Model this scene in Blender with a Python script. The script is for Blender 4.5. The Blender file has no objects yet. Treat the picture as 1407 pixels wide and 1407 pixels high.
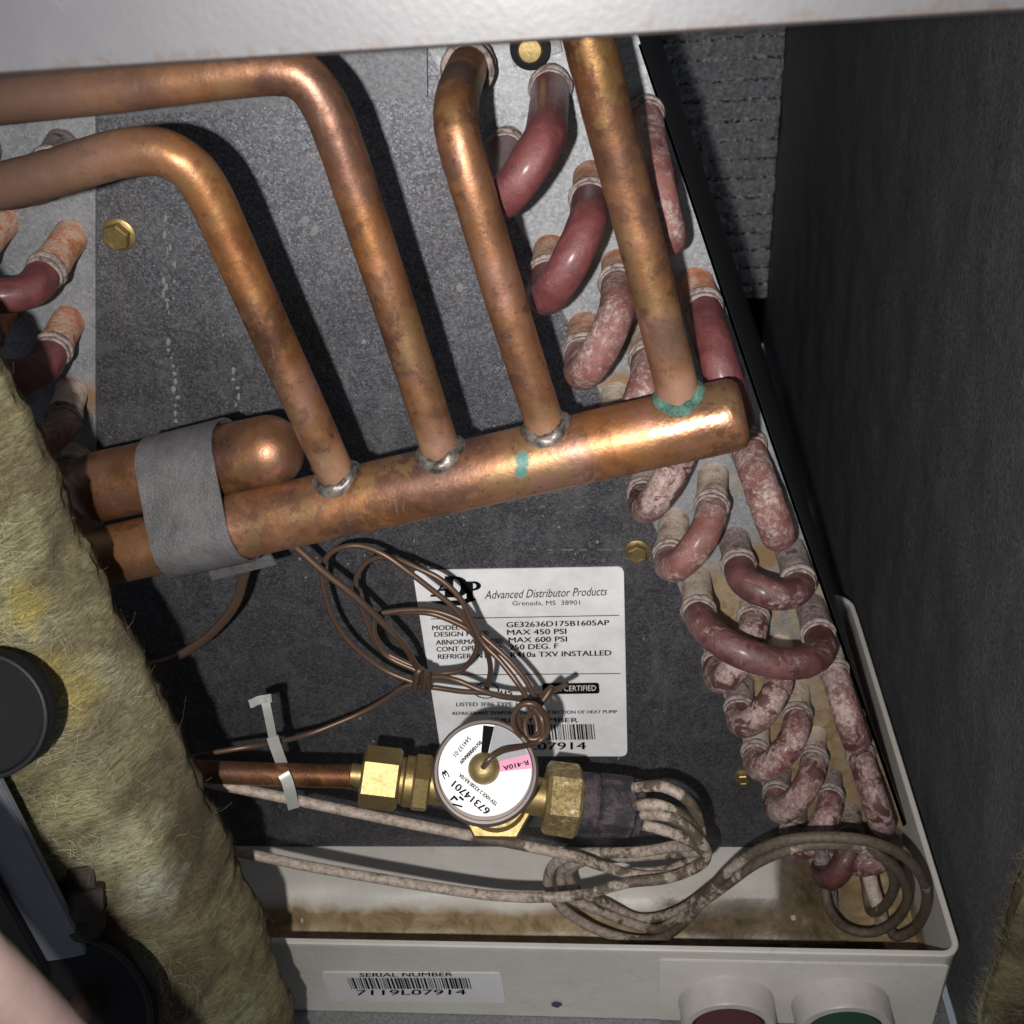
import bpy, bmesh, math, random
import numpy as np
from mathutils import Vector, Matrix, noise as mnoise
random.seed(7)
sc = bpy.context.scene
COL = sc.collection

# ------------------------------------------------------------------ camera
# World frame: X runs along the coil's front plate, Y into the cabinet, Z up; plate lies at Y=0.
F = 1450.0; IMG = 1407.0
_z = np.array([180., 2097., F]); _z /= np.linalg.norm(_z)
_x = -np.array([-15176., 300., F]); _x /= np.linalg.norm(_x)
Zc = -_z; Xc = _x - Zc * (_x @ Zc); Xc /= np.linalg.norm(Xc); Yc = np.cross(Zc, Xc)
M = np.array([Xc, Yc, Zc])                 # world = M @ cam (x right, y down, z forward)
CAM = -0.46 * (M @ np.array([0, 0, 1.]))
cam_d = bpy.data.cameras.new('camera'); cam = bpy.data.objects.new('camera', cam_d); COL.objects.link(cam)
cam_d.sensor_width = 36; cam_d.lens = 36 * F / IMG; cam_d.clip_start = .005; cam_d.clip_end = 20
R = Matrix([list(M[:, 0]), list(-M[:, 1]), list(-M[:, 2])]).transposed()
cam.matrix_world = Matrix.Translation(Vector(CAM)) @ R.to_4x4()
cam_d.dof.use_dof = True; cam_d.dof.focus_distance = .40; cam_d.dof.aperture_fstop = 32
sc.camera = cam
# ------------------------------------------------------------------ light: the phone's lamp beside the lens, dim room round it
w = bpy.data.worlds.new('World'); sc.world = w; w.use_nodes = True
w.node_tree.nodes['Background'].inputs[0].default_value = (.80, .88, 1, 1)
w.node_tree.nodes['Background'].inputs[1].default_value = .17
LAMP = Vector(CAM) + Vector((-.025, -.046, .008))
ld = bpy.data.lights.new('phone_lamp', 'SPOT'); ld.energy = 11.6; ld.shadow_soft_size = .0035; ld.color = (1, .97, .935)
ld.spot_size = math.radians(94); ld.spot_blend = 1.
lo = bpy.data.objects.new('phone_lamp', ld); COL.objects.link(lo); lo.location = LAMP
sc.view_settings.view_transform = 'Standard'; sc.view_settings.look = 'None'
sc.view_settings.exposure = 0; sc.view_settings.gamma = 1

def at(px, py, h=0.):
    """point h metres in front of the coil plate that the survey photograph shows at px, py"""
    d = M @ np.array([(px - 703.5) / F, (py - 703.5) / F, 1.]); t = (-h - CAM[1]) / d[1]
    return Vector(CAM + t * d)
def atn(px, py, p, n):
    d = Vector(M @ np.array([(px - 703.5) / F, (py - 703.5) / F, 1.])); c = Vector(CAM)
    return c + d * ((p - c).dot(n) / d.dot(n))
def depth(p): return float((M.T @ (np.array(p) - CAM))[2])
_aim = at(770, 600, 0) - LAMP
lo.rotation_euler = _aim.to_track_quat('-Z', 'Y').to_euler()

# ------------------------------------------------------------------ materials
class MT:
    def __init__(s, name):
        s.m = bpy.data.materials.new(name); s.m.use_nodes = True; s.t = s.m.node_tree; s.n = s.t.nodes
        s.b = s.n['Principled BSDF']; s.tc = s.n.new('ShaderNodeTexCoord').outputs['Object']
        g = s.n.new('ShaderNodeNewGeometry'); s.pos = g.outputs['Position']; s.nor = g.outputs['Normal']
    def link(s, a, b): s.t.links.new(a, b)
    def _in(s, sock, v):
        if hasattr(v, 'is_output') or isinstance(v, bpy.types.NodeSocket): s.link(v, sock)
        else: sock.default_value = v if not (isinstance(v, tuple) and len(v) == 3 and sock.type == 'RGBA') else (*v, 1)
    def noise(s, scale, detail=4, rough=.55, dist=0., vec=None, stretch=None):
        nd = s.n.new('ShaderNodeTexNoise'); nd.inputs['Scale'].default_value = scale; nd.inputs['Detail'].default_value = detail
        nd.inputs['Roughness'].default_value = rough; nd.inputs['Distortion'].default_value = dist
        v = vec or s.pos
        if stretch:
            mp = s.n.new('ShaderNodeMapping'); mp.inputs['Scale'].default_value = stretch; s.link(v, mp.inputs[0]); v = mp.outputs[0]
        s.link(v, nd.inputs['Vector']); return nd.outputs['Fac']
    def voro(s, scale, out='Color', stretch=None, feature='F1'):
        nd = s.n.new('ShaderNodeTexVoronoi'); nd.inputs['Scale'].default_value = scale; nd.feature = feature
        v = s.pos
        if stretch:
            mp = s.n.new('ShaderNodeMapping'); mp.inputs['Scale'].default_value = stretch; s.link(v, mp.inputs[0]); v = mp.outputs[0]
        s.link(v, nd.inputs['Vector']); return nd.outputs[out]
    def ramp(s, fac, stops, interp='LINEAR'):
        nd = s.n.new('ShaderNodeValToRGB'); nd.color_ramp.interpolation = interp; e = nd.color_ramp.elements
        while len(e) < len(stops): e.new(.5)
        for k, (p, c) in enumerate(stops):
            e[k].position = p; e[k].color = (*c, 1) if isinstance(c, tuple) else (c, c, c, 1)
        s._in(nd.inputs[0], fac); return nd.outputs[0]
    def mix(s, fac, a, b, mode='MIX'):
        nd = s.n.new('ShaderNodeMix'); nd.data_type = 'RGBA'; nd.blend_type = mode
        s._in(nd.inputs[0], fac); s._in(nd.inputs[6], a); s._in(nd.inputs[7], b); return nd.outputs[2]
    def math(s, op, a, b=0., c=None, clamp=False):
        nd = s.n.new('ShaderNodeMath'); nd.operation = op; nd.use_clamp = clamp
        s._in(nd.inputs[0], a); s._in(nd.inputs[1], b)
        if c is not None: s._in(nd.inputs[2], c)
        return nd.outputs[0]
    def sep(s, v):
        nd = s.n.new('ShaderNodeSeparateXYZ'); s.link(v, nd.inputs[0]); return nd.outputs
    def spot(s, p, r, soft=.35, nz=.5):
        """mask: 1 within r of p (a patch of its own shape)"""
        nd = s.n.new('ShaderNodeVectorMath'); nd.operation = 'DISTANCE'; s.link(s.pos, nd.inputs[0]); nd.inputs[1].default_value = tuple(p)
        d = s.math('DIVIDE', nd.outputs['Value'], r)
        d = s.math('ADD', d, s.math('MULTIPLY', s.math('SUBTRACT', s.noise(1.2 / r, 4), .5), nz * 2))
        return s.ramp(d, [(1 - soft, 1.), (1., 0.)])
    def bump(s, h, strength=.3, dist=.001, nrm=None):
        nd = s.n.new('ShaderNodeBump'); nd.inputs['Strength'].default_value = strength; nd.inputs['Distance'].default_value = dist
        s._in(nd.inputs['Height'], h)
        if nrm is not None: s.link(nrm, nd.inputs['Normal'])
        return nd.outputs[0]
    def set(s, col=None, rough=None, metal=None, nrm=None, coat=None, spec=None, sss=None):
        B = s.b.inputs
        if col is not None: s._in(B['Base Color'], col)
        if rough is not None: s._in(B['Roughness'], rough)
        if metal is not None: s._in(B['Metallic'], metal)
        if nrm is not None: s._in(B['Normal'], nrm)
        if coat is not None: s._in(B['Coat Weight'], coat); B['Coat Roughness'].default_value = .25
        if spec is not None: s._in(B['Specular IOR Level'], spec)
        if sss is not None: B['Subsurface Weight'].default_value = sss; B['Subsurface Scale'].default_value = .004
        return s.m

def m_plain(name, col, rough=.5, metal=0., spec=None, var=.84):
    t = MT(name); n = t.noise(90, 7, .7); c2 = tuple(x * var for x in col)
    return t.set(t.ramp(n, [(.3, c2), (.62, col)]), rough, metal, t.bump(n, .15, .0003), spec=spec)

_br, _pk = (.085, .048, .034), (.42, .235, .165)
def m_copper(name, dark=0., spots=(), seed=0., wet=()):
    t = MT(name)
    mp = t.n.new('ShaderNodeMapping'); mp.inputs['Location'].default_value = (seed, seed * .7, seed * 1.3); t.link(t.pos, mp.inputs[0]); v = mp.outputs[0]
    a = t.math('ADD', t.math('MULTIPLY', t.noise(26, 7, .66, .3, vec=v), .65), t.math('MULTIPLY', t.noise(7, 3, .5, vec=v), .35))
    k = 1 - dark
    cs = [(.090 * k, .046 * k, .030 * k), (.215 * k, .098 * k, .054 * k), (.41 * k, .185 * k, .070 * k), (.46 * k, .235 * k, .165 * k), (.33 * k, .185 * k, .075 * k)]
    base = t.ramp(a, [(.37, cs[0]), (.45, cs[1]), (.515, cs[2]), (.59, cs[3]), (.68, cs[4])])
    bl = t.noise(48, 6, .6, .5, vec=v)                       # tide-mark stains with crisp edges
    base = t.mix(t.ramp(bl, [(.555, 0.), (.58, .6), (.68, .3)]), base, (.12 * k, .060 * k, .036 * k))
    base = t.mix(t.ramp(t.noise(40, 6, .62, .4, vec=v), [(.57, 0.), (.60, .7)]), base, (.36 * k, .22 * k, .085 * k))
    hue = t.noise(19, 3, .5, .3, vec=v)
    base = t.mix(t.ramp(hue, [(.44, 0.), (.56, .35)]), base, t.mix(.5, base, (.50 * k, .29 * k, .235 * k)))
    base = t.mix(t.ramp(hue, [(.36, .6), (.46, 0.)]), base, t.mix(.6, base, (.46 * k, .17 * k, .045 * k)))
    base = t.mix(t.ramp(t.noise(30, 7, .7, .2, vec=v, stretch=None), [(.57, 0.), (.60, .5), (.70, .65)]), base, (.10 * k, .052 * k, .034 * k))
    scr = t.noise(700, 3, .6, stretch=(1, 1, .10)); base = t.mix(t.ramp(scr, [(.62, 0.), (.72, .30)]), base, (.55 * k, .40 * k, .32 * k))
    fine = t.noise(900, 3, .6, vec=v)
    base = t.mix(t.ramp(fine, [(.62, 0.), (.72, .45)]), base, (.42 * k, .33 * k, .27 * k))
    base = t.mix(t.ramp(t.noise(260, 5, .72, .2, vec=v), [(.59, 0.), (.68, .6)]), base, (.085, .045, .03))
    met = t.ramp(bl, [(.3, .84), (.7, .70)])
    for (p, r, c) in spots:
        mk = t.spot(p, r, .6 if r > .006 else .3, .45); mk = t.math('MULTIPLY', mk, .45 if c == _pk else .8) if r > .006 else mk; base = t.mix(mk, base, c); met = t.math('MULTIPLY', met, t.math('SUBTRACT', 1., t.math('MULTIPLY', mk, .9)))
    rg = t.ramp(t.noise(120, 5, .7, vec=v), [(.3, .56), (.5, .42), (.7, .50)])
    h = t.math('ADD', t.math('MULTIPLY', fine, .4), t.noise(120, 3, vec=v))
    nb = t.bump(h, .30, .0006)
    for (p, rr_) in wet:                                       # damp film with beads
        mk = t.spot(p, rr_, .4, .5); rg = t.mix(mk, rg, (.30, .30, .30)); nb = t.bump(t.math('MULTIPLY', mk, t.noise(160, 2)), .35, .0010, nb)
    return t.set(base, rg, met, nb)

def m_bend(name, white, maroon=(.125, .032, .034), seed=0., patch=.0):
    """varnished maroon copper with chalky deposit"""
    t = MT(name)
    mp = t.n.new('ShaderNodeMapping'); mp.inputs['Location'].default_value = (seed, seed * .7, seed * 1.3); t.link(t.pos, mp.inputs[0]); v = mp.outputs[0]
    big = t.noise(60, 5, .6, .3, vec=v); fi = t.noise(420, 7, .78, .2, vec=v)
    col = t.ramp(t.noise(110, 4, .6, 1., vec=v), [(.3, tuple(x * .72 for x in maroon)), (.7, (maroon[0] * 1.35, maroon[1] * 1.6, maroon[2] * 1.5))])
    amt = t.math('ADD', t.math('MULTIPLY', t.math('SUBTRACT', big, .5), 1.5), t.math('MULTIPLY', t.math('SUBTRACT', fi, .5), 1.5))
    mk = t.ramp(t.math('ADD', amt, white), [(.34, 0.), (.66, .78)])
    chalk = t.ramp(fi, [(.3, (.20, .120, .112)), (.5, (.38, .275, .255)), (.7, (.56, .47, .42))])
    col = t.mix(mk, col, chalk)
    col = t.mix(t.ramp(t.noise(300, 6, .75, .2, vec=v), [(.58, 0.), (.68, .55)]), col, (.10, .055, .05))
    if patch:
        pm = t.ramp(t.noise(95, 5, .6, 1.0, vec=v), [(1 - patch, 0.), (1 - patch + .02, .92)])
        col = t.mix(pm, col, (.075, .026, .024)); mk = t.math('MULTIPLY', mk, t.math('SUBTRACT', 1., pm))
    return t.set(col, t.ramp(mk, [(0., .42), (1., .88)]), 0., t.bump(t.math('ADD', fi, t.math('MULTIPLY', mk, .6)), .55, .0009), coat=t.ramp(mk, [(0., .22), (.5, 0.)]))

def m_crust(name, a, b, c, seed=0., scale=120):
    t = MT(name)
    mp = t.n.new('ShaderNodeMapping'); mp.inputs['Location'].default_value = (seed, seed, seed); t.link(t.pos, mp.inputs[0]); v = mp.outputs[0]
    n = t.noise(scale, 7, .72, .25, vec=v); f = t.noise(900, 4, .6, vec=v)
    col = t.ramp(n, [(.36, a), (.47, b), (.56, c), (.70, b)])
    col = t.mix(t.ramp(f, [(.58, 0.), (.7, .6)]), col, tuple(x * .35 for x in a))
    return t.set(col, .82, 0., t.bump(t.math('ADD', f, n), .7, .0009))

def m_brass(name, dull=0.):
    t = MT(name); n = t.noise(110, 7, .7, .3); f = t.noise(500, 5, .7)
    col = t.ramp(n, [(.3, (.17, .115, .045)), (.5, (.33, .245, .105)), (.7, (.27, .195, .08))])
    if dull:
        col = t.mix(t.ramp(f, [(.5, 0.), (.62, dull)]), col, (.16, .115, .05))
        col = t.mix(t.ramp(t.noise(260, 5, .7), [(.56, 0.), (.66, dull)]), col, (.60, .54, .40))
    return t.set(col, t.ramp(f, [(.3, .42), (.7, .52 + .2 * dull)]), .82 - .3 * dull, t.bump(f, .25 + .6 * dull, .0005))

def m_plate():
    t = MT('galvanized_dark_plate')
    cell = t.sep(t.voro(1250))[0]; f = t.noise(1500, 4, .7); big = t.noise(11, 4, .6, .5)
    z = t.sep(t.pos)[2]
    toplit = t.math('ADD', t.math('ADD', t.math('MULTIPLY', z, 3.4), t.math('MULTIPLY', t.sep(t.pos)[0], 2.0)), t.math('MULTIPLY', t.math('SUBTRACT', big, .5), 1.3))   # lamp reflection painted in: plate lightens upward and to the right
    toplit_m = t.ramp(t.math('ADD', toplit, .12), [(.05, 0.), (.85, 1.)])
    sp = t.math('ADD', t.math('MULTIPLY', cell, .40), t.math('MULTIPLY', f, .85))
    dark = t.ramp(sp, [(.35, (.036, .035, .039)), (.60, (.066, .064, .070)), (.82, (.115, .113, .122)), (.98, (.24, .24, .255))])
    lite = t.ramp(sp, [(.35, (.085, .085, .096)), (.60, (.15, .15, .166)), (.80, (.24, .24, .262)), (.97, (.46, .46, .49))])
    col = t.mix(toplit_m, dark, lite)
    dust = t.ramp(t.noise(260, 8, .85, .3), [(.575, 0.), (.66, .9)])
    dust = t.math('MULTIPLY', dust, t.ramp(t.noise(24, 6, .7), [(.36, 0.12), (.62, 1.)]))
    col = t.mix(dust, col, (.30, .30, .315))
    col = t.mix(t.ramp(t.noise(70, 6, .7, 1.), [(.48, 0.), (.70, .38)]), col, (.19, .19, .20))
    col = t.mix(t.ramp(t.noise(34, 7, .75, .2, stretch=(1.6, 1, .5)), [(.55, 0.), (.70, .30)]), col, (.26, .26, .27))
    return t.set(col, t.ramp(f, [(.3, .42), (.7, .58)]), t.math('SUBTRACT', .50, t.math('MULTIPLY', dust, .4)), t.bump(sp, .22, .0004), spec=.35)

def m_sheet():
    t = MT('galvanized_tube_sheet')
    cell = t.sep(t.voro(900))[0]; f = t.noise(1000, 5, .7); z = t.sep(t.pos)[2]; x = t.sep(t.pos)[0]
    sp = t.math('ADD', t.math('MULTIPLY', cell, .25), t.math('MULTIPLY', f, .7))
    col = t.ramp(sp, [(.25, (.17, .175, .19)), (.5, (.26, .27, .285)), (.75, (.42, .43, .455))])
    col = t.mix(t.ramp(t.noise(45, 6, .65, .8), [(.42, 0.), (.66, .5)]), col, (.38, .385, .40))
    st = t.math('ADD', t.math('MULTIPLY', z, -5.5), t.math('MULTIPLY', t.math('SUBTRACT', t.noise(34, 5, .65, 1.), .5), 2.4))
    st = t.math('SUBTRACT', st, t.math('MULTIPLY', t.math('LESS_THAN', x, 0.), .25))
    rm = t.ramp(st, [(.12, 0.), (.50, .8)])
    rust = t.ramp(t.noise(150, 6, .7, 1.), [(.34, (.17, .080, .018)), (.5, (.29, .185, .070)), (.66, (.31, .26, .15))])
    col = t.mix(rm, col, rust)
    for (p, rr_) in ((at(118, 545, 0), .011), (at(850, 525, 0), .010), (at(880, 470, 0), .008), (at(1050, 760, 0), .010)):
        hm = t.spot(p, rr_, .5, .6); col = t.mix(t.math('MULTIPLY', hm, .85), col, (.19, .10, .03)); rm = t.math('MAXIMUM', rm, hm)
    met = t.math('MULTIPLY', t.math('SUBTRACT', 1., rm), .45)
    return t.set(col, .55, met, t.bump(sp, .25, .0005))

def m_galv(name, c=(.40, .41, .43), met=.5, rough=.5):
    t = MT(name); cell = t.sep(t.voro(1000))[0]; f = t.noise(600, 6, .7)
    sp = t.math('ADD', t.math('MULTIPLY', cell, .2), t.math('MULTIPLY', f, .6))
    return t.set(t.ramp(sp, [(.25, tuple(x * .6 for x in c)), (.5, c), (.8, tuple(min(1, x * 1.35) for x in c))]), rough, met, t.bump(f, .2, .0005))

def m_painted():
    t = MT('grey_painted_cabinet_steel'); f = t.noise(800, 3); z = t.sep(t.pos)[2]
    edge = t.math('SUBTRACT', z, .2276)
    col = t.ramp(t.noise(30, 5, .6), [(.35, (.048, .047, .052)), (.65, (.062, .061, .066))])
    col = t.mix(t.ramp(t.noise(150, 6, .7, .4), [(.66, 0.), (.71, .6)]), col, (.085, .085, .09))
    r = t.math('SUBTRACT', t.noise(260, 6, .75, .5), t.math('MULTIPLY', edge, 60.))
    col = t.mix(t.ramp(r, [(.42, 0.), (.50, .6)]), col, (.050, .034, .026))
    col = t.mix(t.ramp(t.noise(95, 5, .6, .2), [(.745, 0.), (.75, .9)]), col, (.06, .022, .012))
    return t.set(col, .42, 0., t.bump(f, .12, .0003))

def m_pan():
    t = MT('stained_white_plastic'); f = t.noise(420, 5, .7); zz = t.sep(t.pos)
    col = t.ramp(t.noise(26, 5, .6, .5), [(.3, (.56, .53, .48)), (.7, (.64, .61, .56))])
    col = t.mix(t.ramp(f, [(.70, 0.), (.80, .4)]), col, (.32, .25, .17))
    # yellow-brown mineral stain that settled below the old water line
    wl = t.math('MULTIPLY', t.math('ADD', zz[2], .2360), -55.)
    wl = t.math('ADD', wl, t.math('MULTIPLY', t.math('SUBTRACT', t.noise(40, 5, .6, .6), .5), .9))
    inner = t.math('GREATER_THAN', zz[1], -.0765)
    m1 = t.math('MULTIPLY', t.ramp(wl, [(0., 0.), (.35, 1.)]), inner)
    col = t.mix(m1, col, t.ramp(t.noise(70, 6, .7, 1.), [(.3, (.13, .085, .04)), (.5, (.30, .215, .115)), (.72, (.44, .35, .22))]))
    # dark silt at the right
    sx = t.math('ADD', t.math('MULTIPLY', t.math('SUBTRACT', zz[0], .035), 13.), t.math('MULTIPLY', t.math('SUBTRACT', t.noise(48, 6, .7, .8), .5), 2.6))
    m2 = t.math('MULTIPLY', t.math('MULTIPLY', t.ramp(sx, [(.15, 0.), (.75, .85)]), inner), t.ramp(zz[2], [(0., 0.), (1., 0.)]) if False else inner)
    sy = t.ramp(t.math('MULTIPLY', t.math('ADD', zz[2], .231), -200.), [(0., 0.), (.6, 1.)])
    lim = t.ramp(t.math('MULTIPLY', t.math('SUBTRACT', .176, zz[0]), 60.), [(0., 0.), (1., 1.)])
    m2 = t.math('MULTIPLY', t.math('MULTIPLY', m2, sy), lim)
    col = t.mix(m2, col, t.ramp(t.noise(120, 6, .7), [(.35, (.035, .028, .02)), (.6, (.14, .10, .055)), (.75, (.32, .27, .18))]))
    sm = t.ramp(t.noise(55, 7, .75, .4), [(.58, 0.), (.76, .35)]); col = t.mix(sm, col, (.30, .26, .215))
    sc_ = t.ramp(t.noise(130, 3, .5, .2, stretch=(1., 1., .12)), [(.715, 0.), (.725, .6)]); col = t.mix(sc_, col, (.62, .60, .57))
    return t.set(col, t.ramp(f, [(.3, .34), (.7, .52)]), 0., t.bump(t.math('ADD', f, t.noise(90, 3)), .3, .0008))

def _at(*a): return at(*a)
def m_liner(name, c=.088):
    t = MT(name); f = t.noise(500, 6, .7, .5); st = t.noise(60, 6, .75, .5, stretch=(1, 1, .35))
    col = t.ramp(f, [(.35, (c * .6, c * .6, c * .62)), (.65, (c * 1.5, c * 1.5, c * 1.55))])
    mk = t.math('MULTIPLY', t.ramp(st, [(.52, 0.), (.66, .6)]), t.ramp(t.noise(320, 5, .75), [(.48, 0.), (.62, 1.)]))
    y = t.sep(t.pos)[1]
    mk = t.math('MULTIPLY', mk, t.ramp(t.math('SUBTRACT', .35, y), [(0., .25), (.35, 1.)]))
    col = t.mix(mk, col, (.16, .14, .13))
    if name == 'black_duct_liner': col = t.mix(t.spot(at(1395, 835, -.02), .016, .5, .7), col, (.13, .115, .11))
    return t.set(col, .55, 0., t.bump(t.math('ADD', f, t.noise(160, 4, .6)), .6, .0012), spec=.5)

def m_foil():
    t = MT('dark_foil_facing'); f = t.noise(260, 6, .7, .6)
    col = t.ramp(f, [(.3, (.30, .30, .33)), (.7, (.95, .95, 1.))])
    z = t.sep(t.pos)[2]; u = t.math('FRACT', t.math('ADD', t.math('DIVIDE', z, .0185), t.math('MULTIPLY', t.noise(60, 3), .22)))
    cr = t.math('MULTIPLY', t.ramp(u, [(.06, 1.), (.17, 0.)]), t.ramp(t.noise(150, 3, .6), [(.36, .15), (.5, 1.)]))     # crease shade painted along the stitched courses
    col = t.mix(cr, col, (.03, .03, .035))
    hi = t.math('MULTIPLY', t.ramp(u, [(.17, 1.), (.30, 0.)]), t.ramp(t.noise(230, 4, .7), [(.50, 0.), (.56, 1.)])); col = t.mix(hi, col, (1., 1., 1.))  # foil glints painted as white flecks beside each crease
    col = t.mix(t.ramp(t.noise(170, 5, .75), [(.40, .5), (.54, 0.)]), col, (.34, .34, .37))
    return t.set(col, t.ramp(f, [(.3, .24), (.7, .42)]), .35, t.bump(t.math('ADD', f, t.noise(90, 4, .6)), 1., .006))

def m_fiber():
    t = MT('yellow_glass_wool'); f = t.noise(420, 7, .8, 1.0, stretch=(.6, .6, 3.2)); g = t.noise(20, 6, .66, .6)
    col = t.ramp(g, [(.34, (.085, .068, .042)), (.45, (.17, .14, .085)), (.55, (.29, .26, .14)), (.65, (.42, .40, .26))])
    for (p, rr_, c_) in ((at(40, 770, .16), .020, (.55, .54, .30)), (at(45, 850, .16), .013, (.60, .48, .05)), (at(90, 960, .16), .016, (.52, .41, .09)), (at(10, 905, .17), .012, (.035, .025, .02)),
                         (at(150, 1040, .16), .018, (.40, .35, .22)), (at(175, 1165, .16), .020, (.72, .69, .42)), (at(215, 1225, .16), .014, (.72, .71, .56)), (at(95, 1110, .165), .012, (.50, .46, .22)),
                         (at(245, 1320, .16), .018, (.14, .11, .065)), (at(330, 1390, .15), .018, (.40, .42, .24)), (at(130, 1240, .16), .012, (.05, .035, .025)), (at(20, 620, .15), .020, (.36, .32, .18))):
        col = t.mix(t.math('MULTIPLY', t.spot(p, rr_, .9, .8), .85), col, c_)  # pale yellow patches of light painted in, alongside dark wool stains
    col = t.mix(t.ramp(f, [(.38, .8), (.56, 0.)]), col, (.055, .043, .026))
    return t.set(col, .9, 0., t.bump(f, .9, .002), spec=.15)

def m_hose():
    t = MT('scaled_distributor_copper'); n = t.noise(42, 6, .66, .2); f = t.noise(380, 7, .78)
    z = t.sep(t.pos)
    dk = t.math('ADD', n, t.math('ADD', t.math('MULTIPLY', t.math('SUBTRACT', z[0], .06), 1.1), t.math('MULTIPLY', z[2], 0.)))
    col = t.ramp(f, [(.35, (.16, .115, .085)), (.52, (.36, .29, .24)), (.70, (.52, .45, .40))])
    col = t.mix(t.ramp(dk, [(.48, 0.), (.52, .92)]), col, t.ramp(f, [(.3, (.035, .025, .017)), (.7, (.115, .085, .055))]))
    return t.set(col, .6, 0., t.bump(t.math('ADD', f, n), .5, .0008))

MP, MS, MG = m_plate(), m_sheet(), m_galv('galvanized_steel')
MPAINT, MPAN, MLIN, MFOIL, MFIB, MHOSE = m_painted(), m_pan(), m_liner('black_duct_liner'), m_foil(), m_fiber(), m_hose()
BENDS = [m_bend('maroon_varnished_copper', -.02, seed=1.), m_bend('dusty_pink_copper', .46, (.185, .066, .060), 2.), m_bend('chalky_return_copper', .56, (.15, .058, .054), 3., .45),
         m_bend('patchy_purple_copper', .50, (.15, .045, .046), 4., .42), m_bend('dark_wet_copper', .15, (.10, .032, .03), 5., .55), m_bend('brown_varnished_copper', .20, (.115, .042, .042), 6., .46)]
STUBO = m_crust('orange_oxidized_stub', (.34, .12, .05), (.44, .20, .12), (.50, .34, .25), 1.)
STUBC = m_crust('cream_scaled_stub', (.27, .17, .13), (.50, .39, .31), (.58, .49, .41), 2.)
STUBD = m_crust('dark_scaled_stub', (.07, .035, .034), (.34, .27, .25), (.16, .11, .105), 3.)
COLL = m_crust('grey_braze_collar', (.085, .06, .055), (.22, .17, .155), (.34, .28, .25), 4., 300)
BRASS, BRASSD = m_brass('yellow_brass'), m_brass('corroded_brass', .9)
SOLDER = MT('silver_braze'); _n = SOLDER.noise(170, 6, .7)
SOLDER = SOLDER.set(SOLDER.ramp(_n, [(.40, (.045, .036, .030)), (.60, (.24, .21, .19))]), .42, .6, SOLDER.bump(_n, .4, .0006))
VERD = m_crust('verdigris', (.03, .05, .04), (.045, .115, .088), (.09, .17, .135), 2., 260)
WHITE = MT('white_label_stock'); WHITE = WHITE.set(WHITE.ramp(WHITE.noise(38, 6, .7), [(.35, (.66, .655, .65)), (.6, (.80, .80, .81))]), .38, 0., WHITE.bump(WHITE.noise(30, 2), .25, .002))
GREYP = m_plain('grey_label_window', (.28, .28, .29), .4)
INK = MT('black_ink').set((.006, .006, .007), .85, spec=.05)
PINK = m_plain('pink_label_band', (.70, .27, .42), .45)
NYLON = m_plain('translucent_nylon', (.40, .41, .375), .3)
RUBBER = m_plain('black_rubber', (.006, .006, .007), .7, spec=.2)
PVC = m_plain('white_pvc', (.50, .465, .44), .35)
_s = MT('grey_galvanized_strap'); _a = _s.noise(60, 7, .75, .3); _b = _s.noise(1100, 4, .7)
STRAP = _s.set(_s.mix(_s.ramp(_s.noise(200, 6, .75), [(.58, 0.), (.68, .6)]), _s.ramp(_s.math('ADD', _s.math('MULTIPLY', _a, .6), _s.math('MULTIPLY', _b, .4)), [(.35, (.075, .072, .076)), (.62, (.145, .138, .142))]), (.10, .08, .07)), _s.ramp(_a, [(.35, .36), (.65, .6)]), .35, _s.bump(_s.math('ADD', _s.noise(35, 3), _s.math('MULTIPLY', _b, .15)), .6, .003))
BLACKD = m_crust('black_crusted_distributor', (.014, .013, .018), (.030, .027, .035), (.085, .062, .065), 1., 160)
DARKRING = m_plain('grey_brown_steel_ring', (.13, .105, .095), .4, .5)
CAP = m_plain('thin_capillary_copper', (.125, .078, .054), .42, .5)
SKIN = MT('skin'); SKIN = SKIN.set(SKIN.ramp(SKIN.noise(120, 4), [(.3, (.22, .15, .135)), (.7, (.28, .20, .18))]), .5, 0., None, sss=.2)

# ------------------------------------------------------------------ object helpers
def tag(o, label=None, cat=None, group=None, kind=None):
    for k, v in (('label', label), ('category', cat), ('group', group), ('kind', kind)):
        if v: o[k] = v
    return o
def thing(name, loc, label, cat, group=None):
    o = bpy.data.objects.new(name, None); COL.objects.link(o); o.location = loc; o.empty_display_size = .01
    bpy.context.view_layer.update()
    return tag(o, label, cat, group)
def origin(o):
    v = Vector((0, 0, 0))
    while o is not None: v += o.location; o = o.parent
    return v
def build(name, verts, faces, mat, parent=None, smooth=True, loc=None, sharp=None):
    """one mesh object; verts are world points, stored relative to loc/parent"""
    base = origin(parent) if parent else Vector((0, 0, 0))
    if loc is None and not parent:
        a = np.array([tuple(v) for v in verts]); loc = Vector(((a[:, 0].min() + a[:, 0].max()) / 2, (a[:, 1].min() + a[:, 1].max()) / 2, a[:, 2].min()))
    off = base + (loc if loc is not None else Vector((0, 0, 0)))
    me = bpy.data.meshes.new(name); me.from_pydata([tuple(Vector(v) - off) for v in verts], [], faces); me.update()
    bm = bmesh.new(); bm.from_mesh(me); bmesh.ops.recalc_face_normals(bm, faces=bm.faces); bm.to_mesh(me); bm.free()
    if smooth:
        me.shade_smooth()
        if sharp is not None: me.set_sharp_from_angle(angle=math.radians(sharp))
    me.materials.append(mat)
    o = bpy.data.objects.new(name, me); COL.objects.link(o)
    if parent: o.parent = parent
    if loc is not None: o.location = loc
    return o
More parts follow.
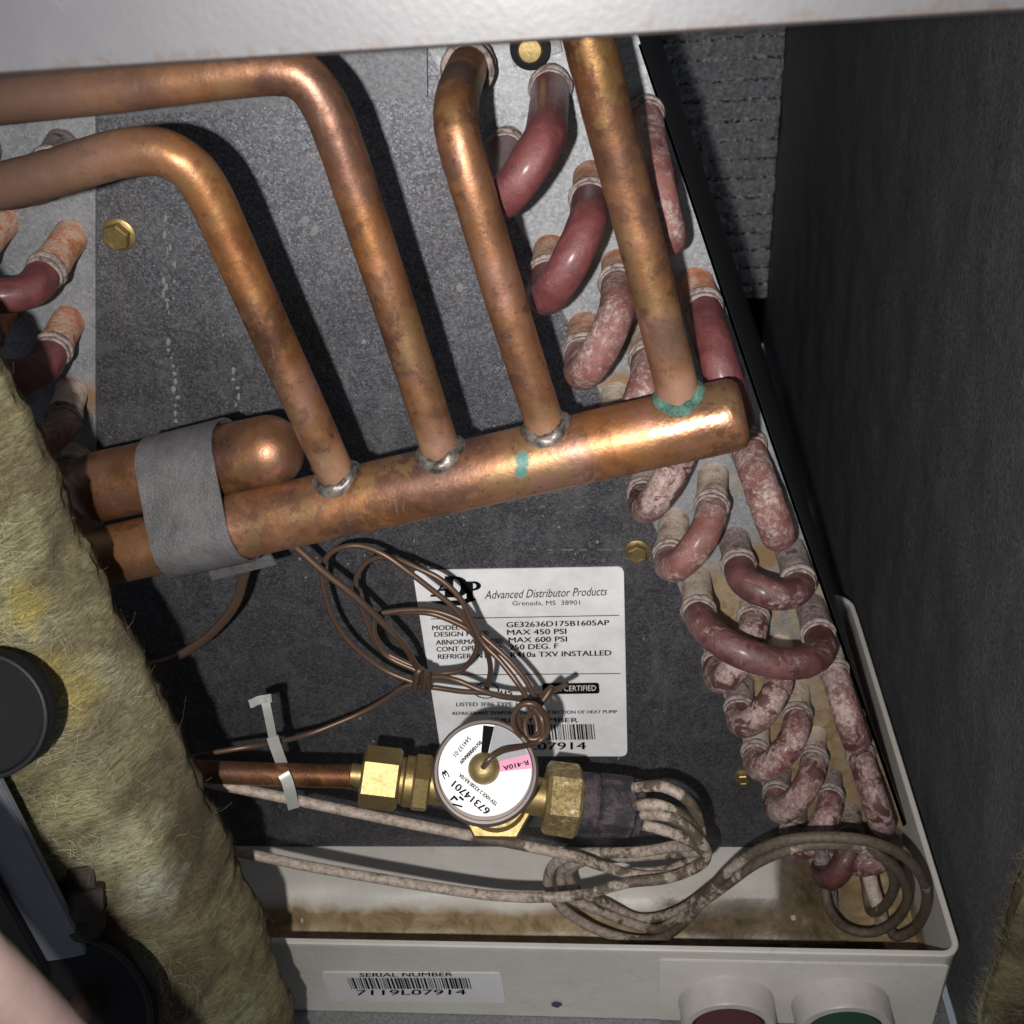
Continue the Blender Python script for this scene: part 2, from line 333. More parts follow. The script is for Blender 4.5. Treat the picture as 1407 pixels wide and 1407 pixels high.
def catmull(pts, n=8):
    P = [Vector(p) for p in pts]
    if len(P) < 3: return [P[0].lerp(P[-1], k / n) for k in range(n + 1)]
    P = [P[0] * 2 - P[1]] + P + [P[-1] * 2 - P[-2]]; out = []
    for i in range(1, len(P) - 2):
        a, b, c, d = P[i - 1], P[i], P[i + 1], P[i + 2]
        for k in range(n):
            t = k / n; out.append(.5 * ((2 * b) + (c - a) * t + (2 * a - 5 * b + 4 * c - d) * t * t + (3 * b - a - 3 * c + d) * t ** 3))
    out.append(P[-2]); return out
def sweep(path, rad, ns=24, jit=0., seed=0):
    """tube along a polyline: closed ends"""
    P = [Vector(p) for p in path]; n = len(P); T = []
    for i in range(n): T.append((P[min(i + 1, n - 1)] - P[max(i - 1, 0)]).normalized())
    u = T[0].orthogonal().normalized(); V = []; Fc = []
    for i in range(n):
        if i: q = T[i - 1].rotation_difference(T[i]); u = q @ u; u = (u - T[i] * u.dot(T[i])).normalized()
        b = T[i].cross(u); r = rad[i] if hasattr(rad, '__len__') else rad
        for k in range(ns):
            a = 2 * math.pi * k / ns; d = u * math.cos(a) + b * math.sin(a); rr = r
            if jit: rr = r * (1 + jit * (mnoise.noise((P[i] + d * r) * 260 + Vector((seed, 0, 0)))))
            V.append(P[i] + d * rr)
    for i in range(n - 1):
        for k in range(ns):
            k2 = (k + 1) % ns; Fc.append((i * ns + k, i * ns + k2, (i + 1) * ns + k2, (i + 1) * ns + k))
    Fc.append(tuple(range(ns))[::-1]); Fc.append(tuple((n - 1) * ns + k for k in range(ns)))
    return V, Fc
def tube(name, pts, r, mat, parent=None, n=8, ns=20, jit=0., seed=0):
    path = catmull([at(*p) for p in pts] if not isinstance(pts[0], Vector) else pts, n)
    if hasattr(r, '__len__'):
        m = len(path); r = list(np.interp(np.linspace(0, 1, m), np.linspace(0, 1, len(r)), r))
    V, Fc = sweep(path, r, ns, jit, seed); return build(name, V, Fc, mat, parent, sharp=50)
def lathe(name, A, B, prof, mat, parent=None, n=32, up=None, sharp=35, jit=0.):
    """prof: (metres along A->B, radius)"""
    A, B = Vector(A), Vector(B); t = (B - A).normalized(); u = (up or t.orthogonal()); u = (u - t * u.dot(t)).normalized(); b = t.cross(u); V = []; Fc = []
    for i, (s, r) in enumerate(prof):
        for k in range(n):
            a = 2 * math.pi * k / n; d = u * math.cos(a) + b * math.sin(a); rr = r
            if jit: rr *= 1 + jit * mnoise.noise((A + t * s + d * r) * 300)
            V.append(A + t * s + d * rr)
    for i in range(len(prof) - 1):
        for k in range(n): k2 = (k + 1) % n; Fc.append((i * n + k, i * n + k2, (i + 1) * n + k2, (i + 1) * n + k))
    Fc.append(tuple(range(n))[::-1]); Fc.append(tuple((len(prof) - 1) * n + k for k in range(n)))
    return build(name, V, Fc, mat, parent, sharp=sharp)
def poly_prism(pts, ext):
    """closed outline + extrusion vector"""
    n = len(pts); V = [Vector(p) for p in pts] + [Vector(p) + ext for p in pts]
    return V, [tuple(range(n))[::-1], tuple(range(n, 2 * n))] + [(k, (k + 1) % n, n + (k + 1) % n, n + k) for k in range(n)]
def box(name, x0, x1, y0, y1, z0, z1, mat, parent=None, bev=.0008):
    bm = bmesh.new(); bmesh.ops.create_cube(bm, size=1)
    for v in bm.verts: v.co = Vector(((x0 + x1) / 2 + v.co.x * (x1 - x0), (y0 + y1) / 2 + v.co.y * (y1 - y0), (z0 + z1) / 2 + v.co.z * (z1 - z0)))
    if bev: bmesh.ops.bevel(bm, geom=list(bm.edges), offset=bev, segments=2, affect='EDGES')
    bm.verts.index_update(); V = [v.co.copy() for v in bm.verts]; Fc = [tuple(v.index for v in f.verts) for f in bm.faces]; bm.free()
    return build(name, V, Fc, mat, parent, sharp=40)
def ring(name, c, n, R, r, mat, parent=None, seg=40, ns=12, jit=0., squash=1., arc=(0, 1), updir=None):
    n = n.normalized(); u = (updir or n.orthogonal()); u = (u - n * u.dot(n)).normalized(); b = n.cross(u)
    full = arc == (0, 1); V = []; Fc = []; m = seg
    for i in range(m if full else m + 1):
        a = 2 * math.pi * (arc[0] + (arc[1] - arc[0]) * i / m); e = u * math.cos(a) + b * math.sin(a)
        for k in range(ns):
            q = 2 * math.pi * k / ns; p = c + e * (R + r * math.cos(q)) + n * r * squash * math.sin(q)
            if jit: p = p + e * r * jit * mnoise.noise(p * 350) + n * r * jit * mnoise.noise(p * 300 + Vector((9, 0, 0)))
            V.append(p)
    cnt = len(V) // ns
    for i in range(cnt if full else cnt - 1):
        j = (i + 1) % cnt
        for k in range(ns): k2 = (k + 1) % ns; Fc.append((i * ns + k, i * ns + k2, j * ns + k2, j * ns + k))
    return build(name, V, Fc, mat, parent)

# flat print -------------------------------------------------------
def text_geo(s, bold=.0, size_res=3):
    c = bpy.data.curves.new('lettering', 'FONT'); c.body = s; c.resolution_u = size_res; c.offset = bold
    o = bpy.data.objects.new('lettering', c); COL.objects.link(o)
    dg = bpy.context.evaluated_depsgraph_get(); me = bpy.data.meshes.new_from_object(o.evaluated_get(dg))
    V = [v.co.copy() for v in me.vertices]; Fc = [tuple(p.vertices) for p in me.polygons]
    bpy.data.objects.remove(o); bpy.data.curves.remove(c); bpy.data.meshes.remove(me)
    if not V: return [], []
    x0 = min(v.x for v in V); x1 = max(v.x for v in V)
    return [Vector(((v.x - x0) / (x1 - x0), v.y / .70, 0)) for v in V], Fc
def print_line(name, s, p0, p1, hgt, place, mat, parent, bold=.012, shear=0.):
    """lettering from p0 to p1 (baseline, survey px), cap height hgt px, put on a surface by place(px,py)"""
    V, Fc = text_geo(s, 0.); d = Vector((p1[0] - p0[0], p1[1] - p0[1])); L = d.length; d /= L; up = Vector((d.y, -d.x))
    if bold > .013:                                             # heavier strokes: the glyphs printed twice, a hair apart
        k = .045 * hgt / L; nV = len(V); V = [Vector((v.x + q * k, v.y, 0)) for q in (-1, 1) for v in V]; Fc = Fc + [tuple(i + nV for i in f) for f in Fc]
    W = [place(p0[0] + d.x * (v.x * L + shear * v.y * hgt) + up.x * v.y * hgt, p0[1] + d.y * (v.x * L + shear * v.y * hgt) + up.y * v.y * hgt) for v in V]
    return build(name, W, Fc, mat, parent, smooth=False)
def flat(name, outline, place, mat, parent, thick=None):
    V = [place(*p) for p in outline]; n = len(V)
    if thick is None: return build(name, V, [tuple(range(n))], mat, parent, smooth=False)
    V2, Fc = poly_prism(V, thick); return build(name, V2, Fc, mat, parent, smooth=False)
def rounded(cs, r=8, k=5):
    out = []; n = len(cs)
    for i in range(n):
        p = Vector(cs[i]); a = (Vector(cs[i - 1]) - p).normalized() * r; b = (Vector(cs[(i + 1) % n]) - p).normalized() * r
        for j in range(k + 1):
            t = j / k; out.append(tuple((1 - t) ** 2 * (p + a) + 2 * t * (1 - t) * p + t * t * (p + b)))
    return out
def barcode(name, q, place, mat, parent, n=58, seed=3):
    """q = TL, TR, BR, BL px"""
    rnd = random.Random(seed); V = []; Fc = []; x = 0.; W = []
    while x < 1.: 
        b = rnd.choice([.006, .006, .012, .018]); W.append((x, min(1, x + b))); x += b + rnd.choice([.006, .008, .014])
    for a, b in W:
        i = len(V)
        for (u, v) in ((a, 0), (b, 0), (b, 1), (a, 1)):
            top = Vector(q[0]).lerp(Vector(q[1]), u); bot = Vector(q[3]).lerp(Vector(q[2]), u); p = top.lerp(bot, v); V.append(place(p.x, p.y))
        Fc.append((i, i + 1, i + 2, i + 3))
    return build(name, V, Fc, mat, parent, smooth=False)

# ================================================================== THE SETTING
def struct(o, label=None): return tag(o, label, None, None, 'structure')
struct(box('cabinet_deck', -.45, .206, -.32, .70, -.272, -.262, m_galv('deck_galvanized', (.30, .31, .32)), None, 0))
# right wall lined with black duct liner (uneven sheet with real relief)
def liner_wall():
    V = []; Fc = []; ny, nz = 150, 120; y0, y1, z0, z1 = -.115, .695, -.262, .40
    for i in range(ny + 1):
        for j in range(nz + 1):
            y = y0 + (y1 - y0) * i / ny; z = z0 + (z1 - z0) * j / nz
            d = .0018 * mnoise.noise(Vector((0, y * 28, z * 22))) + .0008 * mnoise.noise(Vector((5, y * 120, z * 90)))
            V.append(Vector((.2095 + d, y, z)))
    for i in range(ny):
        for j in range(nz): a = i * (nz + 1) + j; Fc.append((a, a + 1, a + nz + 2, a + nz + 1))
    return build('side_wall_liner', V, Fc, MLIN)
struct(liner_wall())
struct(box('side_wall_panel', .2125, .2150, -.30, .70, -.272, .42, m_galv('side_panel_steel', (.17, .18, .20), .3), None, 0))
# back wall: embossed foil facing, quilted in courses
def foil_wall():
    V = []; Fc = []; nx, nz = 150, 260; x0, x1, z0, z1 = -.06, .2085, -.20, .32; Y = .68
    pitch = .0185; bw = .030
    for i in range(nx + 1):
        for j in range(nz + 1):
            x = x0 + (x1 - x0) * i / nx; z = z0 + (z1 - z0) * j / nz
            row = math.floor(z / pitch); u = (z / pitch) % 1.; v = ((x + (row % 2) * bw * .5) / bw) % 1.
            s = min(1, min(u, 1 - u) * 6) ** .5 * min(1, min(v, 1 - v) * 9) ** .5
            d = -.0075 * s + .0040 * mnoise.noise(Vector((x * 130, z * 150, 0))) + .0030 * mnoise.noise(Vector((x * 320, z * 300, 4)))
            V.append(Vector((x, Y + d, z)))
    for i in range(nx):
        for j in range(nz): a = i * (nz + 1) + j; Fc.append((a, a + 1, a + nz + 2, a + nz + 1))
    return build('back_wall_foil', V, Fc, MFOIL)
struct(foil_wall())
struct(box('back_wall_panel', -.45, .2095, .69, .695, -.262, .42, RUBBER, None, 0))

# header rail across the cabinet front (top of the picture)
t = thing('cabinet_front_rail', (0, -.2, .2276), 'grey painted steel rail with rusty lower edge across the top, in front of the pipes', 'steel rail')
V, Fc = poly_prism([(-.40, -.2, .2276), (-.40, -.2016, .2284), (-.40, -.2016, .34), (-.40, -.1990, .34), (-.40, -.1990, .2300), (-.40, -.150, .2300), (-.40, -.150, .2276)], Vector((.72, 0, 0)))
build('rail_face', V, Fc, MPAINT, t, smooth=False)

# ================================================================== EVAPORATOR COIL
coil = thing('evaporator_coil', (0, 0, -.23), 'large evaporator coil with dark front plate, grey side sheets and pink return bends', 'evaporator coil')
def plane_poly(name, pts, h, th, mat, parent, bev=True):
    V, Fc = poly_prism([at(x, y, h) for x, y in pts], Vector((0, th, 0))); return build(name, V, Fc, mat, parent, smooth=False)
plane_poly('front_plate', [(-60, -60), (700, -60), (700, 250), (900, 700), (1100, 1163), (1050, 1164), (-100, 1162)], 0., .0012, MP, coil)
plane_poly('tube_sheet', [(560, -60), (842, -60), (880, 60), (1060, 600), (1245, 1133), (1225, 1175), (1100, 1178), (1078, 1150), (970, 900), (872, 655), (800, 480), (590, 70)], .002, .0016, MS, coil)
plane_poly('tube_sheet', [(131, -60), (131, 690), (118, 780), (-250, 780), (-250, -60)], .002, .0016, MS, coil)
plane_poly('top_flange', [(134, 70), (586, 60), (587, 133), (480, 139), (300, 151), (133, 163)], .0036, .0012, m_galv('flange_galvanized', (.17, .172, .185), .45), coil)
plane_poly('top_flange', [(592, 40), (612, 55), (640, 40), (640, 20), (592, 20)], .0036, .0012, MG, coil)
# slab of fins behind the right sheet; its outer face runs back into the cabinet
def fin_slab(name, pts):
    V, Fc = poly_prism([at(x, y, -.0015) for x, y in pts], Vector((0, .52, 0))); o = build(name, V, Fc, m_liner('dark_fin_edges_' + str(len(pts)), .14), coil, smooth=False); return o
fin_slab('fin_block', [(620, -60), (838, -60), (1055, 600), (1236, 1125), (1100, 1160), (800, 480)])
fin_slab('fin_block', [(125, -60), (127, 700), (118, 780), (-250, 780), (-250, -60), ])
# folded outer edge of the right sheet
V, Fc = poly_prism([at(880, 60, .002), at(1060, 600, .002), at(1245, 1133, .002), at(1241, 1136, .002), at(1057, 602, .002), at(877, 62, .002)], Vector((0, .012, 0)))
build('sheet_edge_fold', V, Fc, MS, coil, smooth=False)
# chalk spots and dribble marks on the plate: thin mineral crusts
def crust_spots():
    V = []; Fc = []; rnd = random.Random(5); S = []
    for x0, y0, x1, y1, n in ((224, 385, 232, 430, 6), (232, 470, 246, 590, 12), (322, 510, 330, 580, 7), (228, 300, 228, 345, 3), (236, 340, 240, 410, 4)):
        for k in range(n):
            t = k / max(1, n - 1); S.append((x0 + (x1 - x0) * t + rnd.uniform(-3, 3), y0 + (y1 - y0) * t, rnd.uniform(1.5, 3.8), rnd.uniform(2, 7)))
    for x0, x1, y in ((730, 905, 697), (730, 885, 755)):
        for k in range(13): S.append((x0 + (x1 - x0) * rnd.random(), y + (904 - x0) * 0 + rnd.uniform(-1, 1) - (0 if x0 else 0), rnd.uniform(2, 6), rnd.uniform(.4, .7)))
    for k in range(150):
        S.append((rnd.choice([rnd.uniform(400, 880), rnd.uniform(150, 1000)]), rnd.uniform(200, 1120), rnd.uniform(.9, 2.6), rnd.uniform(.9, 2.6)))
    for cx, cy in ((420, 303), (500, 470), (695, 505), (432, 318), (632, 395)):
        S.append((cx, cy, rnd.uniform(4, 7), rnd.uniform(4, 8)))
    S = [q for q in S if q[0] < 590 + (q[1] - 70) * .455 - 12 and (q[1] < 1150)]
    for (x, y, a, b) in S:
        i = len(V); n = 9; rot = rnd.uniform(-.5, .5); V.append(at(x, y, .0006))
        for k in range(n):
            q = 2 * math.pi * k / n; r = rnd.uniform(.65, 1.15); V.append(at(x + a * r * math.cos(q), y + b * r * math.sin(q), .0002))
        for k in range(n): Fc.append((i, i + 1 + k, i + 1 + (k + 1) % n))
    return build('mineral_spots', V, Fc, m_plain('pale_mineral_spots', (.17, .17, .178), .8), coil)
tag(crust_spots(), kind='stuff')

def bend(HA, HB, AP, hap, r, mi, stubA=STUBC, stubB=None, sA=.42, sB=None, lab=None, collar=True, seed=0):
    """U-shaped return bend leaving the tube sheet at HA and HB; AP, hap is the tip of its centreline"""
    A, B, Q = at(*HA, .0005), at(*HB, .0005), at(*AP, hap); mid = (A + B) / 2; d = Q - mid; L = d.length; rr = min((A - B).length / 2, L * .62)
    s = 1 - rr / L; path = []; n1 = 8; n2 = 18
    for k in range(n1): path.append(A + d * s * k / n1)
    for k in range(n2 + 1):
        a = math.pi * k / n2; path.append(mid + d * s + (A - mid) * math.cos(a) + d * (rr / L) * math.sin(a))
    for k in range(n1): path.append(B + d * s * (n1 - 1 - k) / n1)
    cl = [0.]
    for k in range(1, len(path)): cl.append(cl[-1] + (path[k] - path[k - 1]).length)
    tot = cl[-1]; stubB = stubB or stubA; sB = sA if sB is None else sB
    def pt(x):
        x = max(0, min(tot, x)); k = int(np.searchsorted(cl, x)); k = max(1, min(k, len(cl) - 1)); return path[k - 1].lerp(path[k], (x - cl[k - 1]) / (cl[k] - cl[k - 1]))
    la, lb = L * s * sA, L * s * sB
    m = 44; body = [pt(la + (tot - la - lb) * k / m) for k in range(m + 1)]
    V, Fc = sweep(body, r, 24, .05, seed); o = build('return_bend', V, Fc, BENDS[mi], coil, sharp=50)
    if lab: tag(o, lab)
    for (x0, x1, mm) in ((0, la, stubA), (tot, tot - lb, stubB)):
        if abs(x1 - x0) < .002: continue
        q = [pt(x0 + (x1 - x0) * k / 8) for k in range(9)]
        V, Fc = sweep(q, [r * c for c in (1.04, 1.03, 1.02, 1.01, 1.0, 1.01, 1.04, 1.10, 1.10)], 24, .06, seed + 3); build('stub', V, Fc, mm, o, sharp=50)
    if collar:
        for x in (la, tot - lb):
            c = pt(x); c2 = pt(x + (.001 if x < tot / 2 else -.001)); tt = (c2 - c)
            ring('collar', c, tt, r * 1.03, r * .16, COLL, o, 36, 10, .35, 1.5)
            ring('collar', c + tt.normalized() * r * .42, tt, r * .97, r * .13, COLL, o, 36, 8, .35, 1.6)
    return o
bend((757, 112), (697, 196), (714, 246), .066, .0062, 0, COLL, sA=.14, seed=1)
bend((812, 243), (757, 343), (776, 373), .058, .0062, 0, STUBO, sA=.60, sB=.60, seed=2, lab='deep maroon glossy return bend')
bend((850, 362), (803, 447), (822, 486), .052, .0062, 1, STUBO, sA=.50, sB=.60, seed=3)
bend((890, 455), (847, 542), (866, 582), .048, .0062, 1, STUBC, sA=.7, seed=4)
bend((938, 570), (889, 645), (908, 676), .045, .0062, 2, STUBC, sA=.7, seed=5)
bend((980, 650), (926, 713), (946, 764), .047, .0062, 1, STUBC, sA=.82, sB=.85, seed=6)
bend((1008, 738), (1084, 750), (1062, 816), .042, .0064, 5, STUBD, STUBD, sA=.75, sB=.95, seed=7, lab='purple return bend with a wet dark right half')
bend((956, 790), (1112, 828), (1052, 908), .062, .0064, 5, STUBC, STUBD, sA=.95, sB=.8, seed=8, lab='widest return bend, crossing over its neighbours')
bend((1036, 818), (988, 878), (1008, 920), .040, .0062, 2, STUBC, sA=.7, seed=9)
bend((1071, 884), (1018, 934), (1042, 985), .041, .0062, 2, STUBC, STUBD, sA=.8, seed=10)
bend((1094, 946), (1040, 996), (1066, 1046), .041, .0062, 3, STUBC, sA=.8, seed=11)
bend((1118, 1008), (1070, 1056), (1090, 1104), .041, .0062, 2, STUBC, STUBD, sA=.75, seed=12)
bend((1140, 1064), (1092, 1112), (1114, 1156), .038, .0062, 3, STUBD, sA=.75, seed=13)
bend((1166, 1112), (1130, 1152), (1150, 1200), .034, .0062, 4, STUBD, sA=.75, seed=14)
# outer column, seen edge-on
bend((886, 150), (905, 238), (913, 300), .052, .0056, 1, COLL, sA=.10, seed=15)
bend((955, 388), (985, 485), (1003, 550), .050, .0066, 0, STUBO, sA=.45, seed=16)
bend((1022, 600), (1048, 672), (1063, 718), .036, .0069, 1, STUBC, sA=.25, seed=17, lab='smooth salmon return bend seen edge-on below the end of the header')
bend((1138, 896), (1160, 960), (1172, 1006), .036, .0062, 3, STUBC, STUBD, sA=.60, seed=18)
bend((1176, 1018), (1198, 1084), (1208, 1120), .036, .0062, 2, STUBD, sA=.60, seed=19)
bend((1222, 1142), (1180, 1150), (1194, 1186), .034, .0062, 2, STUBD, sA=.6, seed=20)
# left sheet
bend((88, 200), (-20, 200), (-10, 262), .050, .0062, 4, STUBD, sA=.7, seed=21)
bend((100, 322), (5, 300), (-20, 405), .044, .0062, 0, STUBO, sA=.75, seed=22)
bend((96, 438), (5, 420), (0, 515), .044, .0062, 0, STUBO, sA=.7, seed=23)
bend((100, 535), (10, 540), (28, 612), .044, .0062, 1, STUBC, sA=.8, seed=24)
bend((108, 622), (30, 640), (40, 690), .030, .0062, 2, STUBC, sA=.75, seed=25)
bend((128, 690), (40, 720), (60, 760), .030, .0062, 1, STUBO, sA=.75, seed=26)
# chalk collars where tubes pass the sheet: rust halo discs
# ================================================================== SUCTION MANIFOLD
HH = .080
HL, HR = at(128, 768, HH), at(1024, 566, HH)
ax = (HR - HL).normalized()
man = thing('suction_manifold', (HL + HR) / 2, 'thick orange copper header pipe with four copper tubes brazed along its top side', 'copper manifold')
g1, g2, g3 = at(716, 632, HH + .011), at(716, 648, HH + .011), at(905, 582, HH + .011)
GR = (.06, .15, .125)
COP = m_copper('patinated_copper_header', .10, [(g1, .0035, GR), (g2, .0024, GR), (g3, .0016, GR), (at(790, 575, HH + .006), .003, GR)], seed=.0, wet=[(at(955, 575, HH + .010), .016)])
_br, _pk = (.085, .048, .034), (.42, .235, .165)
COPF = m_copper('patinated_shaded_copper_feeder', .22, [(at(700, 395, .09), .0022, (.20, .26, .22)), (at(-60, 130, .08), .085, _br), (at(-20, 250, .088), .060, _br), (at(628, 108, .06), .012, (.05, .03, .022)),  # wide left-end spots: brown patina with the lamp's falloff painted in
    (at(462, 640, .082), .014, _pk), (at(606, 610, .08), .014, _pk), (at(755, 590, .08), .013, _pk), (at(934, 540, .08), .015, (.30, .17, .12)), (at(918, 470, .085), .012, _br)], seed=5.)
COPD = m_copper('brown_copper', .24, seed=9.)
Lh = (HR - HL).length; RH = .01175
j = (at(322, 724, HH) - HL).length
prof = [(j - .001, RH * .80), (j - .001, RH * .96), (j, RH * 1.02), (j + .004, RH * 1.02), (j + .006, RH)] + [(j + .006 + (Lh - j - .012) * k / 24, RH) for k in range(1, 25)] + [(Lh - .004, RH * .99), (Lh - .0018, RH * .93), (Lh - .0005, RH * .80), (Lh, RH * .55)]
hdr = lathe('header_pipe', HL, HR, prof, COP, man, 48, jit=.012, sharp=60)
lathe('header_inlet', HL, HR, [(0, RH * .78), (0, RH * .93), (.001, RH * .94)] + [(.001 + (j - .001) * k / 10, RH * .93) for k in range(1, 11)], COPD, man, 48, sharp=60)
FR = .0065
def feeder(pts, r, end, mat, green=False, lab=None, flare=True):
    """tube whose last point meets the header"""
    path = catmull([at(*p) for p in pts], 12); V, Fc = sweep(path, r, 28, .02, 4); o = build('feeder_tube', V, Fc, mat, man, sharp=60)
    if lab: tag(o, lab)
    # saddle-shaped braze bead where the tube meets the header pipe
    e = path[-1]; d = (path[-1] - path[-6]).normalized(); n = 40; ns = 10
    def saddle(a, R):
        u = (ax - d * ax.dot(d)).normalized(); b = d.cross(u); p = e + (u * math.cos(a) + b * math.sin(a)) * R
        lo_, hi = -.03, .03                                   # march along the tube to the header surface
        best = None
        for k in range(121):
            q = p + d * (lo_ + (hi - lo_) * k / 120); w_ = q - HL; rad = (w_ - ax * w_.dot(ax)).length
            if rad <= RH + .0004: best = q; break
        return best or p
    V = []; Fc = []
    for i in range(n):
        a = 2 * math.pi * i / n; c = saddle(a, r * 1.10); out = saddle(a, r * (1.28 if green else 1.38)); up = c - d * r * (.36 + .12 * mnoise.noise(c * 300))
        up = up - (up - (e + d * (up - e).dot(d))) * .10
        w_ = out - HL; rad = (w_ - ax * w_.dot(ax)).normalized()
        for k in range(ns):
            t_ = k / (ns - 1); p = up.lerp(c, min(1, t_ * 2)) if t_ < .5 else c.lerp(out, (t_ - .5) * 2)
            p = p + (rad * .0012 - d * .0004) * math.sin(math.pi * t_) * (1 + .4 * mnoise.noise(p * 400)); V.append(p)
    for i in range(n):
        j2 = (i + 1) % n
        for k in range(ns - 1): Fc.append((i * ns + k, i * ns + k + 1, j2 * ns + k + 1, j2 * ns + k))
    bd = build('braze_bead', V, Fc, VERD if green else SOLDER, man)
    if green: tag(bd, 'green corroded braze bead')
    return o
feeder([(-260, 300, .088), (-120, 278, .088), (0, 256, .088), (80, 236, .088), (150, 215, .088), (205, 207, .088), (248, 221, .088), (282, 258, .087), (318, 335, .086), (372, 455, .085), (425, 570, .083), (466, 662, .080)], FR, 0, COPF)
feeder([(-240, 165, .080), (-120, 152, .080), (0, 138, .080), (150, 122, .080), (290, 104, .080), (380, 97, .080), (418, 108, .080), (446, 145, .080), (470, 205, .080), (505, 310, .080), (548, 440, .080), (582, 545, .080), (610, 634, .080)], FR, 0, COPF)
feeder([(646, 84, .000), (641, 96, .030), (631, 124, .058), (626, 152, .072), (630, 190, .078), (648, 255, .080), (680, 362, .080), (712, 468, .080), (735, 540, .080), (757, 606, .080)], .0063, 0, COPF)
feeder([(786, -60, .082), (803, 30, .082), (818, 90, .082), (838, 170, .081), (866, 275, .080), (892, 375, .080), (915, 470, .080), (936, 556, .080)], .0067, 0, COPF, True)
ring('collar', at(644, 92, .012), at(641, 96, .03) - at(646, 84, 0), .0075, .0016, STUBD, man, jit=.3)
ring('collar', at(642, 96, .022), at(641, 96, .03) - at(646, 84, 0), .0073, .0014, COLL, man, jit=.3)

# ================================================================== SENSING BULB + STRAP
BL, BR = at(140, 668, .066), at(370, 620, .066); bx = (BR - BL).normalized(); RB = .0128; Lb = (BR - BL).length
bulb = thing('sensing_bulb', (BL + BR) / 2, 'bronze capsule-shaped sensing bulb lying above the header, under the grey strap', 'sensing bulb')
def dome(L, r, k=10): return [(-r * .9 * math.cos(math.pi / 2 * i / k), r * math.sin(math.pi / 2 * i / k)) for i in range(1, k)] + [(0, r)] + [(L * i / 8, r) for i in range(1, 9)] + [(L + r * .95 * math.sin(math.pi / 2 * i / k), r * math.cos(math.pi / 2 * i / k)) for i in range(1, k)]
lathe('bulb_body', BL, BR, dome(Lb, RB), m_copper('bronze_bulb', .42, seed=12.), bulb, 40, sharp=70, jit=.01)
lathe('bulb_tail', BL - bx * .026, BL, [(0, .004), (.001, .0055), (.008, .0055), (.014, .0065), (.020, .009)], COPD, bulb, 24)
SD = at(255, 690, HH); s0 = (SD - HL).dot(ax)
def strap():
    sN = .0300; o1 = HL + ax * (s0 + .0012); cB = BL + bx * ((o1 - BL).dot(bx)); cH = o1
    e2 = (cB - cH); e2 = (e2 - ax * e2.dot(ax)); dist = e2.length; e2.normalize(); e1 = ax.cross(e2); e1 = e1 if e1.y < 0 else -e1   # e1 towards viewer
    r1, r2 = RH + .0009, RB + .0009; th = math.asin((r1 - r2) / dist); pts = []
    for k in range(17): a = math.pi * (-.35 + (.5 + .35) * k / 16) ; pts.append(cH - e2 * 0 + (e1 * math.sin(a) * 1 + -e2 * math.cos(a)) * r1)
    # front tangent from header to bulb
    for k in range(17): a = math.pi / 2 * (k / 16); pts.append(cB + (e1 * math.cos(a) + e2 * math.sin(a)) * r2)
    for k in range(1, 12): a = math.pi / 2 * k / 11 * 1.0; pts.append(cB + (e2 * math.cos(a) - e1 * math.sin(a)) * r2)
    pts = [pts[0] + (pts[0] - pts[1]).normalized() * .002] + pts
    V = []; Fc = []; n = len(pts)
    skew = ax * -.000
    for i, p in enumerate(pts):
        nrm = ((pts[min(i + 1, n - 1)] - pts[max(i - 1, 0)]).cross(ax)).normalized(); c = cH if i < n * .4 else cB
        if nrm.dot(p - (cH + cB) / 2) < 0: nrm = -nrm
        for s, q in ((-sN / 2, 0), (sN / 2, 0), (sN / 2, .0008), (-sN / 2, .0008)): V.append(p + ax * s + nrm * q)
    for i in range(n - 1):
        for k in range(4): k2 = (k + 1) % 4; Fc.append((i * 4 + k, i * 4 + k2, (i + 1) * 4 + k2, (i + 1) * 4 + k))
    Fc += [(0, 1, 2, 3), tuple((n - 1) * 4 + k for k in range(4))]
    st = thing('bulb_strap', cH, 'wide grey metal strap wrapped around the bronze bulb and the header pipe', 'strap')
    build('band', V, Fc, STRAP, st, sharp=40)
    V, Fc = poly_prism([at(288, 782, .064), at(372, 760, .064), at(381, 773, .064), at(293, 795, .064)], Vector((0, -.0012, 0))); build('tab', V, Fc, STRAP, st, smooth=False)
strap()

# ================================================================== RATING LABEL on the plate
lab = thing('rating_label', at(712, 1040, .0006), 'large white rating label with black print stuck on the dark plate behind the valve', 'rating label')
pl = lambda x, y: at(x, y, .0012)
flat('label_stock', rounded([(567, 783), (857, 778), (862, 1038), (607, 1038)], 9), lambda x, y: at(x, y, .0002), WHITE, lab, Vector((0, -.0006, 0)))
print_line('heading_text', 'Advanced Distributor Products', (666, 823), (833, 818), 11.5, pl, INK, lab, .010, .25)
print_line('address_text', 'Grenada, MS  38901', (704, 832), (797, 831), 6.2, pl, INK, lab, .012)
for a, b in (((592, 850), (851, 845)), ((607, 927), (853, 925))):
    flat('rule_line', [(a[0], a[1]), (b[0], b[1]), (b[0], b[1] + 1), (a[0], a[1] + 1)], pl, INK, lab)
for s, p, q in (('MODEL NO:', (594, 866), (655, 865)), ('DESIGN PRESS:', (597, 875), (672, 873.5)), ('ABNORMAL PRESS:', (599, 886), (692, 884)), ('CONT OPER TEMP:', (600, 895.5), (690, 893)), ('REFRIGERANT:', (602, 905.5), (672, 904))):
    print_line('specification_text', s, p, q, 6.6, pl, INK, lab, .024)
